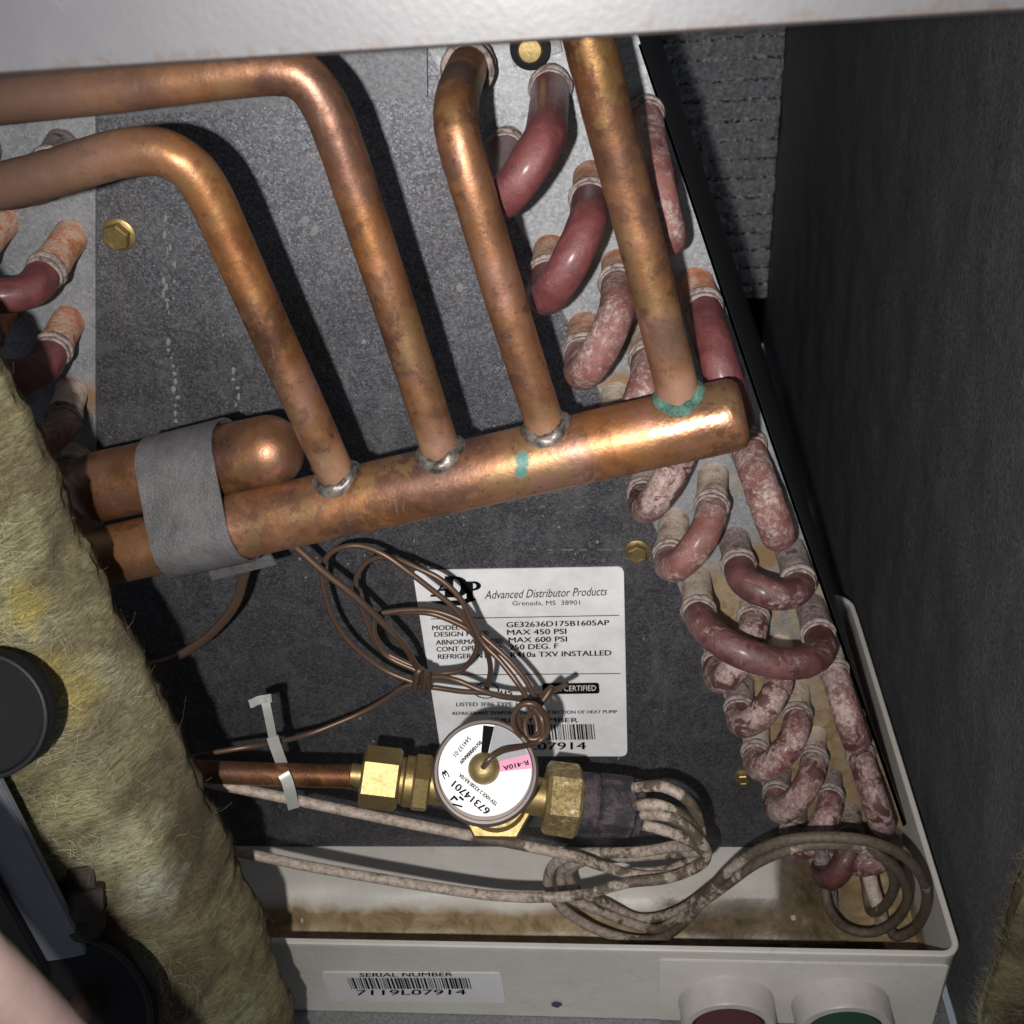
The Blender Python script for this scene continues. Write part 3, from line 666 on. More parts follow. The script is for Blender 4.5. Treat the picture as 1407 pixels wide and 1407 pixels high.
for s, p, q in (('GE32636D175B1605AP', (696, 862), (837, 859)), ('MAX 450 PSI', (697, 872.5), (778, 871)), ('MAX 600 PSI', (699, 883), (779, 881.5)), ('250 DEG. F', (700, 893), (767, 891)), ('R410a TXV INSTALLED', (702, 903.5), (840, 900.5))):
    print_line('specification_text', s, p, q, 7.2, pl, INK, lab, .024)
print_line('listing_text', 'LISTED 3F86 TYPE 1-A', (627, 970.5), (722, 970), 5.2, pl, INK, lab, .016)
print_line('listing_text', 'REFRIGERANT EVAPORATOR COIL AS SECTION OF HEAT PUMP', (622, 982.5), (848, 980), 4.4, pl, INK, lab, .014)
print_line('serial_heading', 'SERIAL NUMBER', (672, 993.5), (794, 992.5), 6.2, pl, INK, lab, .03)
barcode('barcode', [(668, 996), (816, 995), (818, 1016), (672, 1018)], pl, INK, lab)
print_line('serial_text', '7119L07914', (672, 1031), (805, 1029.5), 10, pl, INK, lab, .035)
flat('certified_badge', rounded([(745, 939), (823, 938), (824, 953), (746, 954)], 4), pl, INK, lab)
pl2 = lambda x, y: at(x, y, .0015)
print_line('badge_text', 'AHRI CERTIFIED', (750, 950), (819, 949), 7.5, pl2, WHITE, lab, .0)
V = []; Fc = []
n = 30
for k in range(n):
    a = 2 * math.pi * k / n
    for r in (1., .88): V.append(pl(668 + 18 * r * math.cos(a), 949 + 11 * r * math.sin(a)))
for k in range(n): k2 = (k + 1) % n; Fc.append((2 * k, 2 * k2, 2 * k2 + 1, 2 * k + 1))
build('listing_mark', V, Fc, INK, lab, smooth=False)
print_line('listing_mark', 'UL', (659, 953), (677, 953), 9, pl, INK, lab, .02); print_line('listing_mark', 'us', (688, 955), (704, 955), 9, pl, INK, lab, .02)
# emblem: serif letters A, D, P over a wedge
pe = pl
flat('emblem', [(591, 820), (592, 817), (597, 817), (613, 795), (621, 795), (629, 817), (633, 818), (633, 821), (613, 821), (613, 818), (618, 817), (616, 812), (604, 812), (601, 817), (605, 818), (605, 820)], pe, INK, lab)
flat('emblem_counter', [(606, 809), (615, 809), (611, 800)], pl2, WHITE, lab)
def arcpts(cx, cy, rx, ry, a0, a1, n=12): return [(cx + rx * math.cos(math.radians(a0 + (a1 - a0) * k / n)), cy + ry * math.sin(math.radians(a0 + (a1 - a0) * k / n))) for k in range(n + 1)]
flat('emblem', [(611, 792), (611, 821)][::1] + [(626, 821)] + arcpts(626, 806.5, 18, 14.5, 90, -90) , lambda x, y: at(x, y, .0014), INK, lab)
flat('emblem_counter', [(623, 817)] + arcpts(624, 806.5, 9, 11, 90, -90) + [(623, 796)], lambda x, y: at(x, y, .0016), WHITE, lab)
flat('emblem', [(640, 799), (646, 799), (650, 799)] + arcpts(650, 805, 11, 6.5, -90, 90) + [(650, 822), (654, 823), (654, 825), (638, 825), (638, 823), (641, 822)], pe, INK, lab)
flat('emblem_counter', [(650, 802.5)] + arcpts(650, 805, 4.5, 3.6, -90, 90), pl2, WHITE, lab)
flat('emblem', [(590, 826), (655, 824), (634, 832), (612, 832)], pe, INK, lab)

# ================================================================== EXPANSION VALVE
vh = .075; VA, VB = at(482, 1064, vh), at(888, 1112, vh - .005); vx = (VB - VA).normalized(); px2m = (VB - VA).length / 409.
disc = at(667, 1060, .100); n0 = (Vector(CAM) - disc).normalized(); upv = Vector((0, 0, 1)); nn = (n0 + upv * .24).normalized()
val = thing('expansion_valve', at(680, 1100, vh), 'brass thermostatic expansion valve with round white-labelled head, right of the copper liquid tube', 'expansion valve')
S = lambda px: (px - 482) * px2m
def seg(name, x0, x1, r, mat, n=40, r1=None, up=None, parent=None, ch=.0008, jit=0.):
    r1 = r1 or r; a, b = S(x0), S(x1)
    return lathe(name, VA, VB, [(a, r * .5), (a, r - ch * 1.2), (a + ch, r), (b - ch, r1), (b, r1 - ch * 1.2), (b, r1 * .5)], mat, parent or val, n, up or nn, 30, jit)
seg('ferrule', 480, 500, .0048, BRASS)
hexu = (nn * math.cos(.35) + nn.cross(vx) * math.sin(.35))
seg('flare_nut', 497, 549, .0132, BRASS, 6, up=hexu, ch=.0011)
seg('inlet_collar', 547, 556, .0098, BRASS); seg('inlet_collar', 554, 569, .0108, BRASS)
seg('inlet_hex', 567, 590, .0128, BRASS, 6, up=nn, ch=.0008); seg('inlet_neck', 588, 640, .0085, BRASS)
seg('outlet_neck', 690, 750, .0082, BRASS); 
seg('outlet_nut', 748, 797, .0158, BRASSD, 6, up=(nn * math.cos(.5) + nn.cross(vx) * math.sin(.5)), ch=.0016, jit=.05)
# round body below the power head
bc = at(682, 1102, .070)
lathe('valve_body', bc - nn * .010, bc, [(0, .008), (.0, .0125), (.004, .0150), (.010, .0155), (.016, .0150), (.022, .0135), (.028, .0125)], BRASS, val, 40, sharp=30)
lathe('body_hex', bc - nn * .002, bc, [(0, .010), (.0005, .0175), (.0015, .0182), (.0115, .0182), (.0125, .0175), (.013, .010)], BRASS, val, 6, up=Vector((1, 0, 0)), sharp=30)
RD = .0207
hd = lathe('power_head', disc - nn * .0075, disc, [(0, .010), (.0, .0165), (.002, .0192), (.0045, RD * .985), (.0058, RD), (.0072, RD * .99), (.0082, RD * .95), (.0082, RD * .90), (.0076, RD * .885), (.0074, .006)], DARKRING, val, 72, sharp=30)
fc = disc + nn * .0003; pd = lambda x, y: atn(x, y, fc, nn)
cx, cy, rl = 666.5, 1058.5, 64
def dpt(a, r, k=0.): return pd(cx + rl * r * math.cos(math.radians(a)), cy + rl * r * math.sin(math.radians(a)) * .99) + nn * k
dl = build('dial_label', [dpt(a, 1) for a in range(0, 360, 6)], [tuple(range(60))], WHITE, val, smooth=False)
def sector(name, a0, a1, r0, r1, mat, k):
    n = 16; A = [dpt(a0 + (a1 - a0) * i / n, r1, k) for i in range(n + 1)] + [dpt(a1 - (a1 - a0) * i / n, r0, k) for i in range(n + 1)]
    return build(name, A, [tuple(range(len(A)))], mat, dl, smooth=False)
sector('grey_window', -78, -18, .18, .99, GREYP, .0003)
flat('black_wedge', [(664, 997), (679, 999), (671, 1034), (661, 1036)], lambda x, y: pd(x, y) + nn * .0006, INK, dl)
flat('pink_band', [(686, 1046), (727, 1036), (730, 1047), (731, 1056), (686, 1061)], lambda x, y: pd(x, y) + nn * .0006, PINK, dl)
pt_ = lambda x, y: pd(x, y) + nn * .0009
print_line('refrigerant_text', 'R-410A', (725, 1045), (691, 1053), 6.5, pt_, INK, dl, .03)
print_line('part_number_text', '67314701', (674, 1113), (626, 1073), 10, pt_, INK, dl, .03)
print_line('detail_text', 'TEV HXX 2 X3200 RA10A', (684, 1104), (633, 1063), 5.2, pt_, INK, dl, .02)
print_line('code_text', '544137-01', (643, 1012), (622, 1037), 6.5, pt_, INK, dl, .01)
print_line('code_text', '05/10/0000A09', (659, 1018), (631, 1047), 5.2, pt_, INK, dl, .02)
print_line('code_text', '3', (618, 1068), (613, 1058), 8, pt_, INK, dl, .03)
flat('maker_mark', [(618, 1099), (624, 1093), (630, 1099), (628, 1101), (624, 1097), (620, 1101)], pt_, INK, dl)
flat('maker_mark', [(622, 1104), (636, 1108), (635, 1110), (621, 1106)], pt_, INK, dl)
flat('maker_mark', [(632, 1094), (638, 1099), (636, 1101), (630, 1096)], pt_, INK, dl)
# dome boss in the middle
bo = pd(665, 1056)
lathe('centre_boss', bo, bo + nn, [(0, .0062)] + [(.0055 * math.sin(math.pi / 2 * k / 8), .0062 * math.cos(math.pi / 2 * k / 8) ** .8) for k in range(1, 8)] + [(.0055, .0006)], m_brass('dull_bronze_boss', .35), val, 32)

# distributor block
dis = thing('refrigerant_distributor', VA + vx * S(850), 'black crusted distributor cylinder screwed to the right side of the brass valve', 'distributor')
seg('inlet_ring', 795, 822, .0128, BLACKD, 32, parent=dis, jit=.06)
seg('distributor_body', 820, 874, .0132, BLACKD, 8, parent=dis, ch=.0018, jit=.08)
seg('end_ring', 872, 882, .0125, BLACKD, 32, parent=dis, jit=.1)
# liquid line
tag(tube('liquid_line', [(150, 1050, .075), (258, 1059, .075), (370, 1064, .075), (486, 1067, .075)], .0050, COPD), 'short brown copper liquid tube leading into the left brass nut of the valve', 'copper tube')

# ---- white-crusted distributor tubes
hoses = [
 ('crusted distributor tube curving right from the black distributor, outermost arc', [(872, 1083, .072), (903, 1080, .076), (926, 1087, .078), (947, 1102, .079), (959, 1125, .079), (963, 1150, .078), (961, 1172, .075), (940, 1188, .073), (905, 1198, .072), (868, 1199, .072)]),
 ('longest crusted distributor tube, looping through the pan and round its right corner', [(874, 1106, .078), (903, 1106, .082), (930, 1117, .083), (952, 1136, .083), (962, 1156, .082), (948, 1162, .076), (924, 1163, .070), (892, 1169, .066), (849, 1172, .064), (813, 1172, .062), (785, 1176, .060), (762, 1187, .058), (753, 1206, .056), (757, 1226, .055), (775, 1250, .054), (817, 1276, .053), (868, 1291, .052), (910, 1288, .052), (945, 1262, .054), (985, 1213, .060), (1030, 1175, .066), (1075, 1156, .070), (1130, 1150, .072), (1190, 1155, .072), (1240, 1175, .069), (1268, 1208, .064), (1273, 1243, .058), (1258, 1275, .050), (1232, 1287, .046), (1222, 1275, .04)]),
 ('long pale crusted tube running left below the copper liquid line', [(872, 1130, .078), (909, 1140, .082), (937, 1150, .083), (962, 1166, .082), (964, 1182, .080), (943, 1197, .078), (910, 1204, .077), (870, 1202, .077), (828, 1190, .077), (785, 1176, .077), (700, 1158, .078), (640, 1147, .078), (500, 1119, .078), (400, 1098, .078), (260, 1070, .078), (160, 1052, .078)]),
 ('lowest long brown tube sagging across the white pan to the left', [(884, 1119, .080), (914, 1121, .086), (938, 1132, .087), (958, 1150, .087), (970, 1170, .086), (962, 1188, .085), (920, 1206, .084), (862, 1213, .084), (817, 1225, .084), (775, 1232, .084), (700, 1232, .083), (620, 1223, .082), (450, 1195, .080), (315, 1168, .078), (200, 1146, .078)]),
 ('dark wet distributor tube with a round loop at the pan corner', [(960, 1170, .076), (930, 1172, .068), (880, 1176, .062), (830, 1180, .058), (790, 1186, .054), (771, 1200, .05), (780, 1232, .05), (828, 1253, .05), (866, 1268, .05), (905, 1276, .05), (945, 1254, .054), (990, 1222, .060), (1040, 1186, .065), (1090, 1166, .068), (1140, 1160, .068), (1190, 1168, .066), (1230, 1192, .062), (1247, 1228, .056), (1234, 1262, .050), (1200, 1281, .046), (1165, 1276, .044), (1142, 1254, .042), (1134, 1225, .036), (1130, 1195, .02)]),
 ('dark distributor tube nested inside the round loop at the pan corner', [(900, 1170, .062), (840, 1176, .058), (800, 1184, .054), (782, 1200, .050), (795, 1225, .046), (835, 1243, .045), (880, 1262, .045), (930, 1252, .048), (985, 1215, .056), (1040, 1178, .062), (1100, 1157, .064), (1150, 1153, .064), (1195, 1165, .062), (1222, 1190, .056), (1228, 1220, .050), (1215, 1245, .044), (1196, 1252, .036), (1190, 1220, .024), (1185, 1190, .01)]),
]
for i, (lb, pts) in enumerate(hoses):
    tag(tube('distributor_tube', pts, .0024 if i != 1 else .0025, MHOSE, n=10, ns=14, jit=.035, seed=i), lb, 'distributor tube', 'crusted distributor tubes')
tag(tube('drain_end_tube', [(1192, 1195, .03), (1200, 1225, .034), (1208, 1250, .036), (1216, 1290, .03)], .0036, STUBC, n=8), 'short stubby scaled tube standing in the pan inside the round loop', 'tube')
tag(tube('drain_end_tube', [(1126, 1170, .02), (1134, 1200, .022), (1140, 1235, .022), (1146, 1290, .02)], .0042, STUBD, n=8, jit=.1), 'dark rotted tube standing in the pan left of the round loop', 'tube')

# ---- thin capillary
capl = thing('capillary_tube', at(580, 930, .045), 'bundle of thin brown capillary tube looped and knotted in front of the white label', 'capillary tube')
caps = [
 [(380, 728, .055), (408, 753, .055), (444, 785, .056), (487, 819, .056), (529, 859, .054), (557, 889, .050), (572, 915, .046), (590, 932, .046)],
 [(575, 940, .044), (529, 921, .042), (487, 889, .042), (461, 855, .042), (446, 815, .042), (443, 783, .042), (453, 761, .042), (474, 751, .042), (499, 751, .042), (529, 763, .044), (563, 787, .046), (593, 810, .047), (625, 836, .048), (651, 868, .048), (668, 893, .046), (674, 921, .042), (668, 948, .04)],
 [(592, 926, .044), (545, 905, .042), (520, 890, .040), (508, 865, .038), (495, 830, .038), (489, 798, .038), (500, 776, .038), (520, 766, .039), (545, 768, .041), (575, 781, .044), (605, 796, .046), (632, 822, .048), (650, 858, .050), (664, 884, .052), (687, 908, .056), (712, 940, .062), (728, 968, .070), (738, 1000, .078), (730, 1018, .082), (716, 1005, .084), (712, 985, .084)],
 [(598, 930, .046), (565, 918, .044), (533, 902, .042), (517, 880, .041), (514, 855, .040), (524, 843, .040), (561, 841, .040), (593, 843, .041), (625, 855, .042), (647, 868, .043), (656, 882, .043), (652, 900, .043), (636, 919, .043), (614, 925, .043), (586, 927, .044)],
 [(525, 842, .043), (560, 838, .043), (600, 840, .044), (640, 856, .046), (672, 882, .050), (704, 912, .056), (728, 944, .064), (740, 976, .074), (742, 1004, .082), (728, 1016, .086), (712, 1008, .088), (705, 988, .088), (714, 970, .088), (734, 968, .088), (750, 984, .086), (752, 1006, .086), (738, 1020, .088), (716, 1026, .094), (690, 1032, .103), (672, 1043, .108), (664, 1054, .108)],
 [(570, 936, .048), (600, 930, .048), (628, 935, .050), (662, 949, .052), (696, 958, .056), (730, 958, .060), (753, 952, .062), (770, 945, .063), (780, 939, .063)],
 [(572, 942, .046), (600, 945, .046), (635, 950, .048), (668, 952, .050), (700, 958, .056), (735, 962, .064), (757, 945, .066), (742, 968, .072), (722, 990, .080), (726, 1014, .086), (744, 1012, .086), (745, 990, .084), (735, 974, .08)],
 [(592, 938, .044), (557, 943, .044), (529, 961, .044), (499, 978, .046), (465, 993, .050), (423, 1009, .056), (375, 1021, .066), (330, 1028, .074), (250, 1041, .078), (160, 1052, .08)],
]
for i, c in enumerate(caps):
    tube('tube_loop', c, random.uniform(.00115, .00128) if i else .00145, CAP, capl, n=10, ns=10)
tube('binding_wrap', [(570, 945, .050), (574, 925, .052), (580, 922, .050), (582, 946, .050), (586, 924, .052), (590, 944, .050)], .0015, CAP, capl, n=8, ns=8)
tag(tube('bulb_capillary', [(352, 742, .050), (336, 790, .048), (322, 832, .046), (286, 874, .044), (240, 903, .044), (195, 915, .044)], .0020, CAP, n=10), 'thin brown capillary arcing down left below the grey strap', 'capillary tube')

# ---- cable tie
ct = thing('cable_tie', at(385, 1040, .07), 'frosted white cable tie holding thin tube and liquid line together', 'cable tie')
def ribbon(name, pts, wd, parent, th=.0008):
    path = catmull([at(*p) for p in pts], 6); V = []; Fc = []; n = len(path)
    for i, p in enumerate(path):
        T = (path[min(i + 1, n - 1)] - path[max(i - 1, 0)]).normalized(); v = (Vector(CAM) - p).normalized(); s = T.cross(v).normalized(); nrm = s.cross(T).normalized()
        for a, q in ((-wd / 2, 0), (wd / 2, 0), (wd / 2, th), (-wd / 2, th)): V.append(p + s * a + nrm * q)
    for i in range(n - 1):
        for k in range(4): k2 = (k + 1) % 4; Fc.append((i * 4 + k, i * 4 + k2, (i + 1) * 4 + k2, (i + 1) * 4 + k))
    Fc += [(0, 1, 2, 3), tuple((n - 1) * 4 + k for k in range(4))]
    return build(name, V, Fc, NYLON, parent, smooth=False)
ribbon('tie_head', [(353, 964, .074), (362, 961, .075), (373, 959, .076)], .0034, ct, .004)
ribbon('tie_tail', [(363, 958, .077), (367, 975, .078), (374, 1010, .074)], .0034, ct, .0012)
ribbon('tie_loop', [(374, 1012, .072), (380, 1030, .071), (387, 1049, .069)], .0048, ct, .0012)
ribbon('tie_loop', [(389, 1062, .0815), (394, 1072, .083), (398, 1086, .083), (403, 1108, .080)], .0048, ct, .0012)

# ---- hex bolts
def hexbolt(px, py, h, r, lb, rot=.3, tilt=(0, 0)):
    c = at(px, py, h); nY = Vector((tilt[0], -1, tilt[1])).normalized()
    t = thing('hex_bolt', c, lb, 'hex bolt', 'brass coloured hex bolts in the coil plate')
    lathe('bolt_flange', c, c + nY, [(0, r * 1.30), (r * .12, r * 1.32), (r * .24, r * 1.12)], BRASS, t, 28)
    lathe('bolt_head', c + nY * r * .2, c + nY, [(0, r * 1.08), (r * .72, r * 1.08), (r * .84, r * .95), (r * .84, r * .80), (r * .74, r * .72), (r * .74, r * .1)], BRASS, t, 6, up=Vector((math.cos(rot), 0, math.sin(rot))), sharp=30)
hexbolt(164, 322, .0, .0048, 'brass hex bolt beside the left grey sheet, upper left of the plate', .2)
hexbolt(875, 756, .0, .0042, 'brass hex bolt above the white label, between header and pink bends', .5)
hexbolt(1020, 1066, .0, .0034, 'small brass hex bolt on the lower right of the plate beside the lowest bends', .1)
br = thing('corner_bracket', at(735, 75, .004), 'small grey sheet tab with a brass bolt under the top rail', 'bracket')
V, Fc = poly_prism([at(697, 50, .004), at(768, 48, .004), at(773, 70, .004), at(706, 92, .004)], Vector((0, -.0012, 0))); build('tab', V, Fc, m_galv('tab_steel', (.20, .20, .21), .4), br, smooth=False)
c0 = at(729, 66, .0052); lathe('dark_hole_disc', c0, c0 + Vector((0, -1, 0)), [(0, .0068), (.001, .0068), (.0013, .0062)], RUBBER, br, 28)  # black disc added to stand for the dark hole round the bolt
lathe('bolt_head', c0 - Vector((0, .0012, 0)), c0 + Vector((0, -1, 0)), [(0, .004), (.002, .0042), (.003, .0036), (.0032, .002)], BRASS, br, 20)

# ================================================================== DRAIN PAN
pan = thing('drain_pan', (0.05, -.02, -.262), 'off-white plastic drain pan with stained inside under the coil', 'drain pan')
XR, YF, ZR, ZB = .2005, -.079, -.2, -.2615
def pan_shell():
    # front wall, right wall with rounded corner swept in plan; section has a rolled rim
    path = [(-.42, YF), (-.3, YF), (-.1, YF), (.1, YF), (.17, YF)]
    for k in range(9): a = -math.pi / 2 + math.pi / 2 * k / 8; path.append((XR - .008 + .008 * math.cos(a), YF + .008 + .008 * math.sin(a)))
    path += [(XR, y) for y in (0., .04, .08, .12, .16)]
    for k in range(1, 9): a = math.pi / 2 * k / 8; path.append((XR - .014 + .014 * math.cos(a), .17 + .014 * math.sin(a)))
    path += [(.12, .184), (0., .184)]
    sec = [(0.0, ZB), (.0003, ZR - .005), (.0009, ZR - .003), (.0009, ZR - .0007), (.0003, ZR), (-.0016, ZR), (-.0022, ZR - .0007), (-.0022, -.2500), (-.0022, ZB)]
    V = []; Fc = []; m = len(sec); n = len(path)
    for i, (x, y) in enumerate(path):
        a = Vector(path[max(i - 1, 0)]); b = Vector(path[min(i + 1, n - 1)]); t_ = (b - a).normalized(); nr = Vector((t_.y, -t_.x))
        for (o, z) in sec: V.append(Vector((x + nr.x * o, y + nr.y * o, z)))
    for i in range(n - 1):
        for k in range(m): k2 = (k + 1) % m; Fc.append((i * m + k, i * m + k2, (i + 1) * m + k2, (i + 1) * m + k))
    return build('pan_wall', V, Fc, MPAN, pan, sharp=40)
pan_shell()
def pan_floor():
    V = []; Fc = []; nx, ny = 160, 60; x0, x1, y0, y1 = -.42, XR - .002, YF + .002, .30
    for i in range(nx + 1):
        for j_ in range(ny + 1):
            x = x0 + (x1 - x0) * i / nx; y = y0 + (y1 - y0) * (j_ / ny) ** 1.6
            s = 1 / (1 + math.exp(-(y + .034 - .004 * mnoise.noise(Vector((x * 30, 0, 0)))) * 520))
            z = -.2535 + s * (.0215 + .002 * min(1, max(0, (y + .034) / .034)))
            if x > .125: q = min(1, (x - .125) / .03); z = z * (1 - q) + (-.2535 + .012 * max(0, min(1, (y + .03) / .05))) * q
            V.append(Vector((x, y, z + .0006 * mnoise.noise(Vector((x * 60, y * 60, 3))))))
    for i in range(nx):
        for j_ in range(ny): a = i * (ny + 1) + j_; Fc.append((a, a + 1, a + ny + 2, a + ny + 1))
    return build('pan_floor', V, Fc, MPAN, pan)
pan_floor()
box('front_panel', .062, .196, YF - .0011, YF - .0002, ZB + .001, ZR - .0075, MPAN, pan, .0007)
# a little standing water at the front right of the trough
wm = MT('standing_water'); wm.b.inputs['Transmission Weight'].default_value = .9; wm.b.inputs['IOR'].default_value = 1.33
wm.set((.35, .28, .17), .04, 0., wm.bump(wm.noise(90, 2), .15, .0006))
V, Fc = poly_prism([(.045, YF + .003, -.2505), (.185, YF + .003, -.2505), (.180, -.040, -.2505), (.06, -.045, -.2505)], Vector((0, 0, -.001)))
tag(build('pan_water', V, Fc, wm.m, None, smooth=False), 'thin film of standing water in the front of the drain pan', None, None, 'structure')

_wb = []; _wf = []; _rd = random.Random(3)
for k in range(26):
    x = _rd.uniform(890, 1100); y = _rd.uniform(1286, 1298); c = at(x, y, .055 + _rd.uniform(-.002, .002)); c.z = -.2498; q = _rd.uniform(.0005, .0013); b0 = len(_wb)
    for i in range(5):
        for j_ in range(8): a = math.pi / 2 * i / 4; g = 2 * math.pi * j_ / 8; _wb.append(c + Vector((q * math.cos(a) * math.cos(g), q * math.cos(a) * math.sin(g), q * .7 * math.sin(a))))
    for i in range(4):
        for j_ in range(8): j2 = (j_ + 1) % 8; _wf.append((b0 + i * 8 + j_, b0 + i * 8 + j2, b0 + (i + 1) * 8 + j2, b0 + (i + 1) * 8 + j_))
tag(build('water_beads', _wb, _wf, MT('clear_droplet').set((.75, .74, .70), .04, 0., spec=1.)), 'small glistening water beads in the front trough of the drain pan', None, None, 'stuff')
sl = thing('serial_sticker', at(566, 1385, .0795), 'white serial number sticker with barcode on the front of the drain pan', 'sticker')
YS = .0792
ps = lambda x, y: at(x, y, YS + .0008); 
flat('sticker_stock', rounded([(441, 1335), (688, 1336), (695, 1377), (455, 1374)], 6), lambda x, y: at(x, y, YS), m_plain('pale_sticker', (.66, .65, .65), .3, var=.93), sl, Vector((0, -.0005, 0)))
print_line('serial_heading', 'SERIAL NUMBER', (494, 1342.5), (622, 1341.5), 5.4, ps, INK, sl, .03)
barcode('barcode', [(477, 1344), (644, 1344), (648, 1358.5), (483, 1359)], ps, INK, sl)
print_line('serial_text', '7119L07914', (490, 1367.5), (640, 1366.5), 7, ps, INK, sl, .035)
tag(flat('ink_mark', [(757, 1379), (763, 1376), (771, 1378), (773, 1381), (766, 1385), (759, 1383)], lambda x, y: at(x, y, YS + .0006), m_plain('purple_ink', (.05, .03, .14), .5), None), 'small dark purple ink blot on the pan front right of the sticker', 'ink mark')

# drain ports with plugs
def port(px, lb, colr, colname):
    c = Vector((at(px, 1395, .095).x, YF + .001, -.2432)); t = thing('drain_port', c, lb, 'drain port', 'drain ports on the pan front')
    d = Vector((0, -1, 0)); Rr = .0232; Ri = .0180
    lathe('port_collar', c, c + d, [(0, Rr * 1.06), (.002, Rr * 1.02), (.003, Rr), (.0145, Rr * .985), (.0160, Rr * .95), (.0160, Ri * 1.04), (.0150, Ri), (.0125, Ri), (.0125, .001)], PVC, t, 56, sharp=35)
    lathe('plug', c + d * .0128, c + d, [(0, Ri * .97), (.001, Ri * .96), (.0018, Ri * .90), (.0018, Ri * .60), (.0006, Ri * .55), (.0006, .0006)], m_plain(colname, colr, .4), t, 40, sharp=35)
port(1004, 'white drain port with a red plug, left one on the pan front', (.085, .006, .010), 'red_plastic')
port(1168, 'white drain port with a green plug, right one on the pan front', (.006, .055, .026), 'green_plastic')

# ================================================================== FIBREGLASS BATT, left foreground
LZ = [-.19, -.17, -.09, -.027, .036, .086, .12, .142, .2]; LX = [.0028, .0024, .0005, -.0022, -.0092, -.0134, -.0152, -.0200, -.034]
def fiber_batt(name, sect, z0, z1, lb, cat, seed, nfib, lean=0., amp=.0034):
    """vertical batt: closed plan outline sect [(x,y)], heights z0..z1"""
    pl_ = []; n = len(sect)
    for i in range(n):
        a, b = Vector(sect[i]), Vector(sect[(i + 1) % n]); m = max(2, int((b - a).length / .0022))
        for k in range(m): pl_.append(a.lerp(b, k / m))
    m = len(pl_); nz = int((z1 - z0) / .0026); V = []; Fc = []; cen = Vector((sum(p.x for p in pl_) / m, sum(p.y for p in pl_) / m))
    for j_ in range(nz + 1):
        z = z0 + (z1 - z0) * j_ / nz
        for i, p in enumerate(pl_):
            o = (p - cen).normalized(); q = Vector((p.x, p.y, z))
            d = amp * mnoise.noise(q * 45 + Vector((seed, 0, 0))) + amp * .45 * mnoise.noise(q * 170) + amp * .28 * mnoise.noise(q * 420)
            V.append(Vector((p.x + o.x * d + (float(np.interp(z, LZ, LX)) if lean else 0.), p.y + o.y * d, z)))
    for j_ in range(nz):
        for i in range(m): i2 = (i + 1) % m; Fc.append((j_ * m + i, j_ * m + i2, (j_ + 1) * m + i2, (j_ + 1) * m + i))
    root = thing(name, (cen.x, cen.y, z0), lb, cat)
    build('wool_core', V, Fc, MFIB, root)
    rnd = random.Random(seed); FV = []; FF = []
    for k in range(nfib):
        idx = rnd.randrange(len(V)); p = V[idx]; o = Vector((p.x - cen.x, p.y - cen.y, 0)).normalized()
        d = Vector((rnd.uniform(.2, 1), rnd.uniform(-.6, .2), rnd.gauss(-.25, .28))); d = (d - o * d.dot(o) * .93).normalized(); L = rnd.uniform(.005, .017); wv = d.cross(o).normalized() * rnd.uniform(.00002, .00005); cu = rnd.uniform(-1., 1.)
        i0 = len(FV)
        for s in range(4):
            u = s / 3; c = p + d * L * (u - .5) + d.cross(o) * L * cu * u * u + o * (.0001 + .0006 * math.sin(math.pi * u) * rnd.random()); FV += [c - wv, c + wv]
        for s in range(3): b = i0 + 2 * s; FF.append((b, b + 1, b + 3, b + 2))
    tag(build('loose_fibres', FV, FF, MFIBR, root, smooth=False), kind='stuff')
tf = MT('pale_glass_fibre'); MFIBR = tf.set(tf.ramp(tf.noise(22, 5, .6, .8), [(.36, (.16, .13, .08)), (.5, (.34, .30, .16)), (.62, (.60, .57, .38))]), .6, 0., None, spec=.3)
fiber_batt('fiberglass_batt', [(-.200, -.175), (-.146, -.172), (-.128, -.166), (-.112, -.157), (-.1045, -.145), (-.1005, -.134), (-.103, -.126), (-.200, -.124)], -.24, .20,
           'long yellow-brown fiberglass batt standing in the left foreground', 'insulation', 11, 12000, 1.)
fiber_batt('fiberglass_edge', [(.196, -.118), (.206, -.122), (.2115, -.122), (.2115, -.100), (.203, -.100)], -.20, .12,
           'narrow yellow fiberglass edge of the wall liner at the right border', 'insulation', 21, 3000, 0., .002)

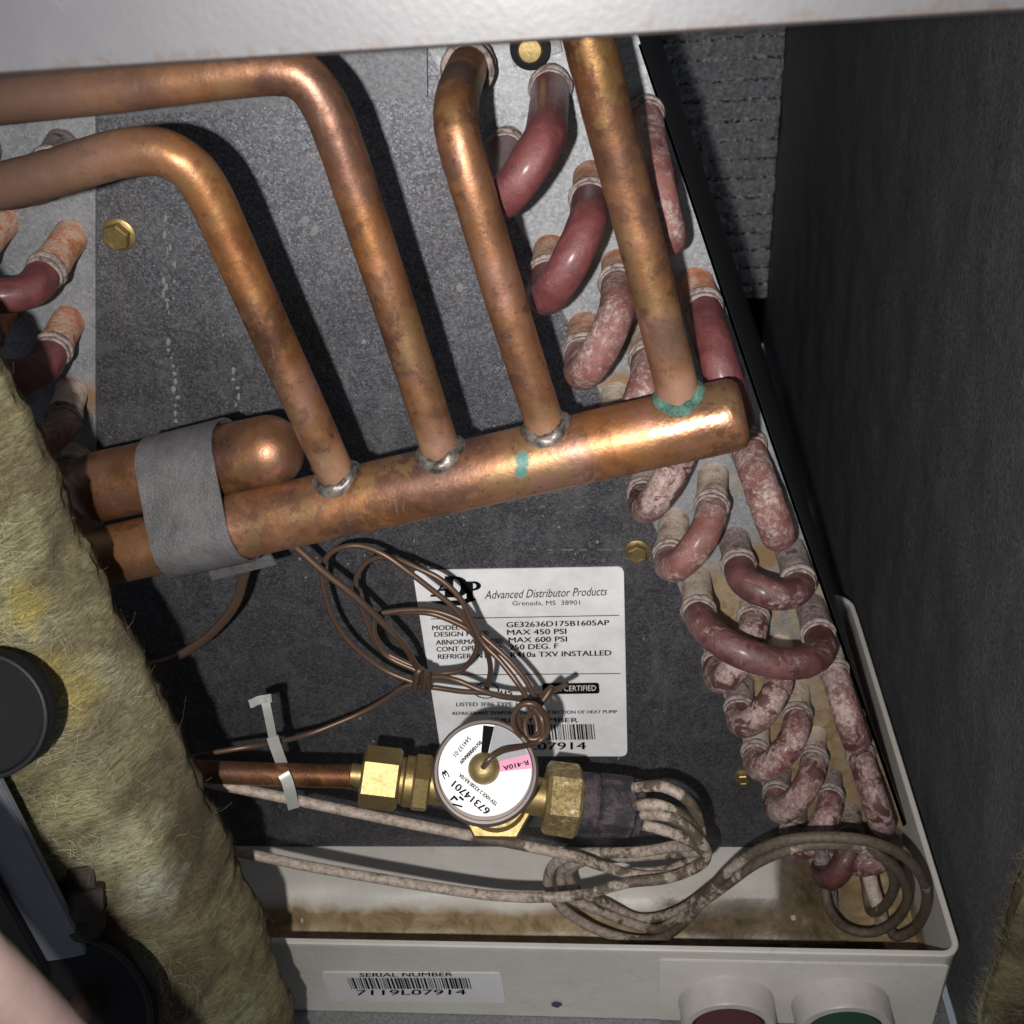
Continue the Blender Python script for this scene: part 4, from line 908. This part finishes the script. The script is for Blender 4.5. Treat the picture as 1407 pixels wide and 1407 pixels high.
# ================================================================== lower left foreground: door jamb, gaskets, grommets
jb = thing('door_jamb', (-.2, -.178, -.262), 'grey-blue sheet metal jamb with a black gasket strip at the lower left', 'metal jamb')
mj = m_plain('blue_grey_steel', (.13, .135, .155), .6)
box('jamb_face', -.34, -.135, -.1805, -.178, -.27, .16, mj, jb, .0005)
box('gasket_strip', -.162, -.150, -.184, -.1807, -.27, .16, RUBBER, jb, .0008)
def grommet(px, py, h, R_, lb, core=None, tilt=Vector((-.15, -.9, .45)), inner=True):
    c = at(px, py, h); d = tilt.normalized(); t = thing('rubber_grommet', c, lb, 'rubber grommet')
    lathe('grommet_disc', c - d * .004, c + d, [(0, R_ * .9), (.001, R_), (.004, R_ * 1.02), (.006, R_ * .98), (.0072, R_ * .90), (.0066, R_ * .66), (.0064, R_ * .30)], RUBBER, t, 56)
    ring('rolled_edge', c + d * .0032, d, R_ * .97, R_ * .045, m_plain('worn_rubber', (.010, .010, .011), .55, spec=.3), t, 56, 10)
    if inner:
        lathe('pipe_stub', c, c + d, [(0, R_ * .22), (.012, R_ * .22), (.014, R_ * .19), (.0145, R_ * .10)], m_plain('dull_brown_copper', (.045, .027, .023), .5, .2), t, 28)
grommet(-16, 980, .180, .0176, 'black rubber disc cut off by the left border, over the fiberglass', tilt=Vector((.1, -.85, .5)), inner=False)
grommet(128, 1372, .186, .0245, 'black rubber flange with a brown pipe stub at the bottom left')
# dark elbow fitting behind the lower flange
pf = thing('pipe_fitting', at(110, 1265, .185), 'dark elbow fitting between black flange and fiberglass at the bottom left', 'pipe fitting')
DK = m_crust('dark_brown_fitting', (.012, .009, .008), (.022, .016, .012), (.04, .028, .02), 3.)
e0, e1 = at(44, 1274, .172), at(160, 1262, .176); ed = (e1 - e0).normalized()
lathe('fitting_barrel', e0, e1, [(0, .0022), (.0004, .0044), (.0016, .0052), (.009, .0052), (.0095, .0062), (.0125, .0062), (.013, .0048), (.022, .0048), (.0225, .0066), (.027, .0064), (.0274, .003)], DK, pf, 28, sharp=30)
k0, k1 = at(112, 1262, .176), at(112, 1205, .168)
lathe('fitting_nut', k0, k1, [(0, .0045), (.003, .0075), (.0036, .0082), (.010, .0082), (.0106, .0074), (.0108, .0050), (.018, .0050), (.018, .002)], DK, pf, 6, sharp=25)
# the photographer's finger at the corner, close to the lens
fp = at(20, 1400, .262); fd = (at(90, 1560, .262) - at(-60, 1300, .262)).normalized()
path = [at(-215, 1130, .262), at(-160, 1190, .262), at(-95, 1258, .262), at(-33, 1323, .262), at(40, 1400, .262), at(150, 1518, .262)]
path = catmull(path, 8)
rr = list(np.interp(np.linspace(0, 1, len(path)), [0, .10, .25, .5, .65, 1], [.0012, .0046, .0060, .0064, .0070, .0076]))
V, Fc = sweep(path, rr, 28, .03)
pr = build('person', V, Fc, SKIN, None); tag(pr, 'out of focus bare fingertip of the person holding the camera, lower left corner', 'person')
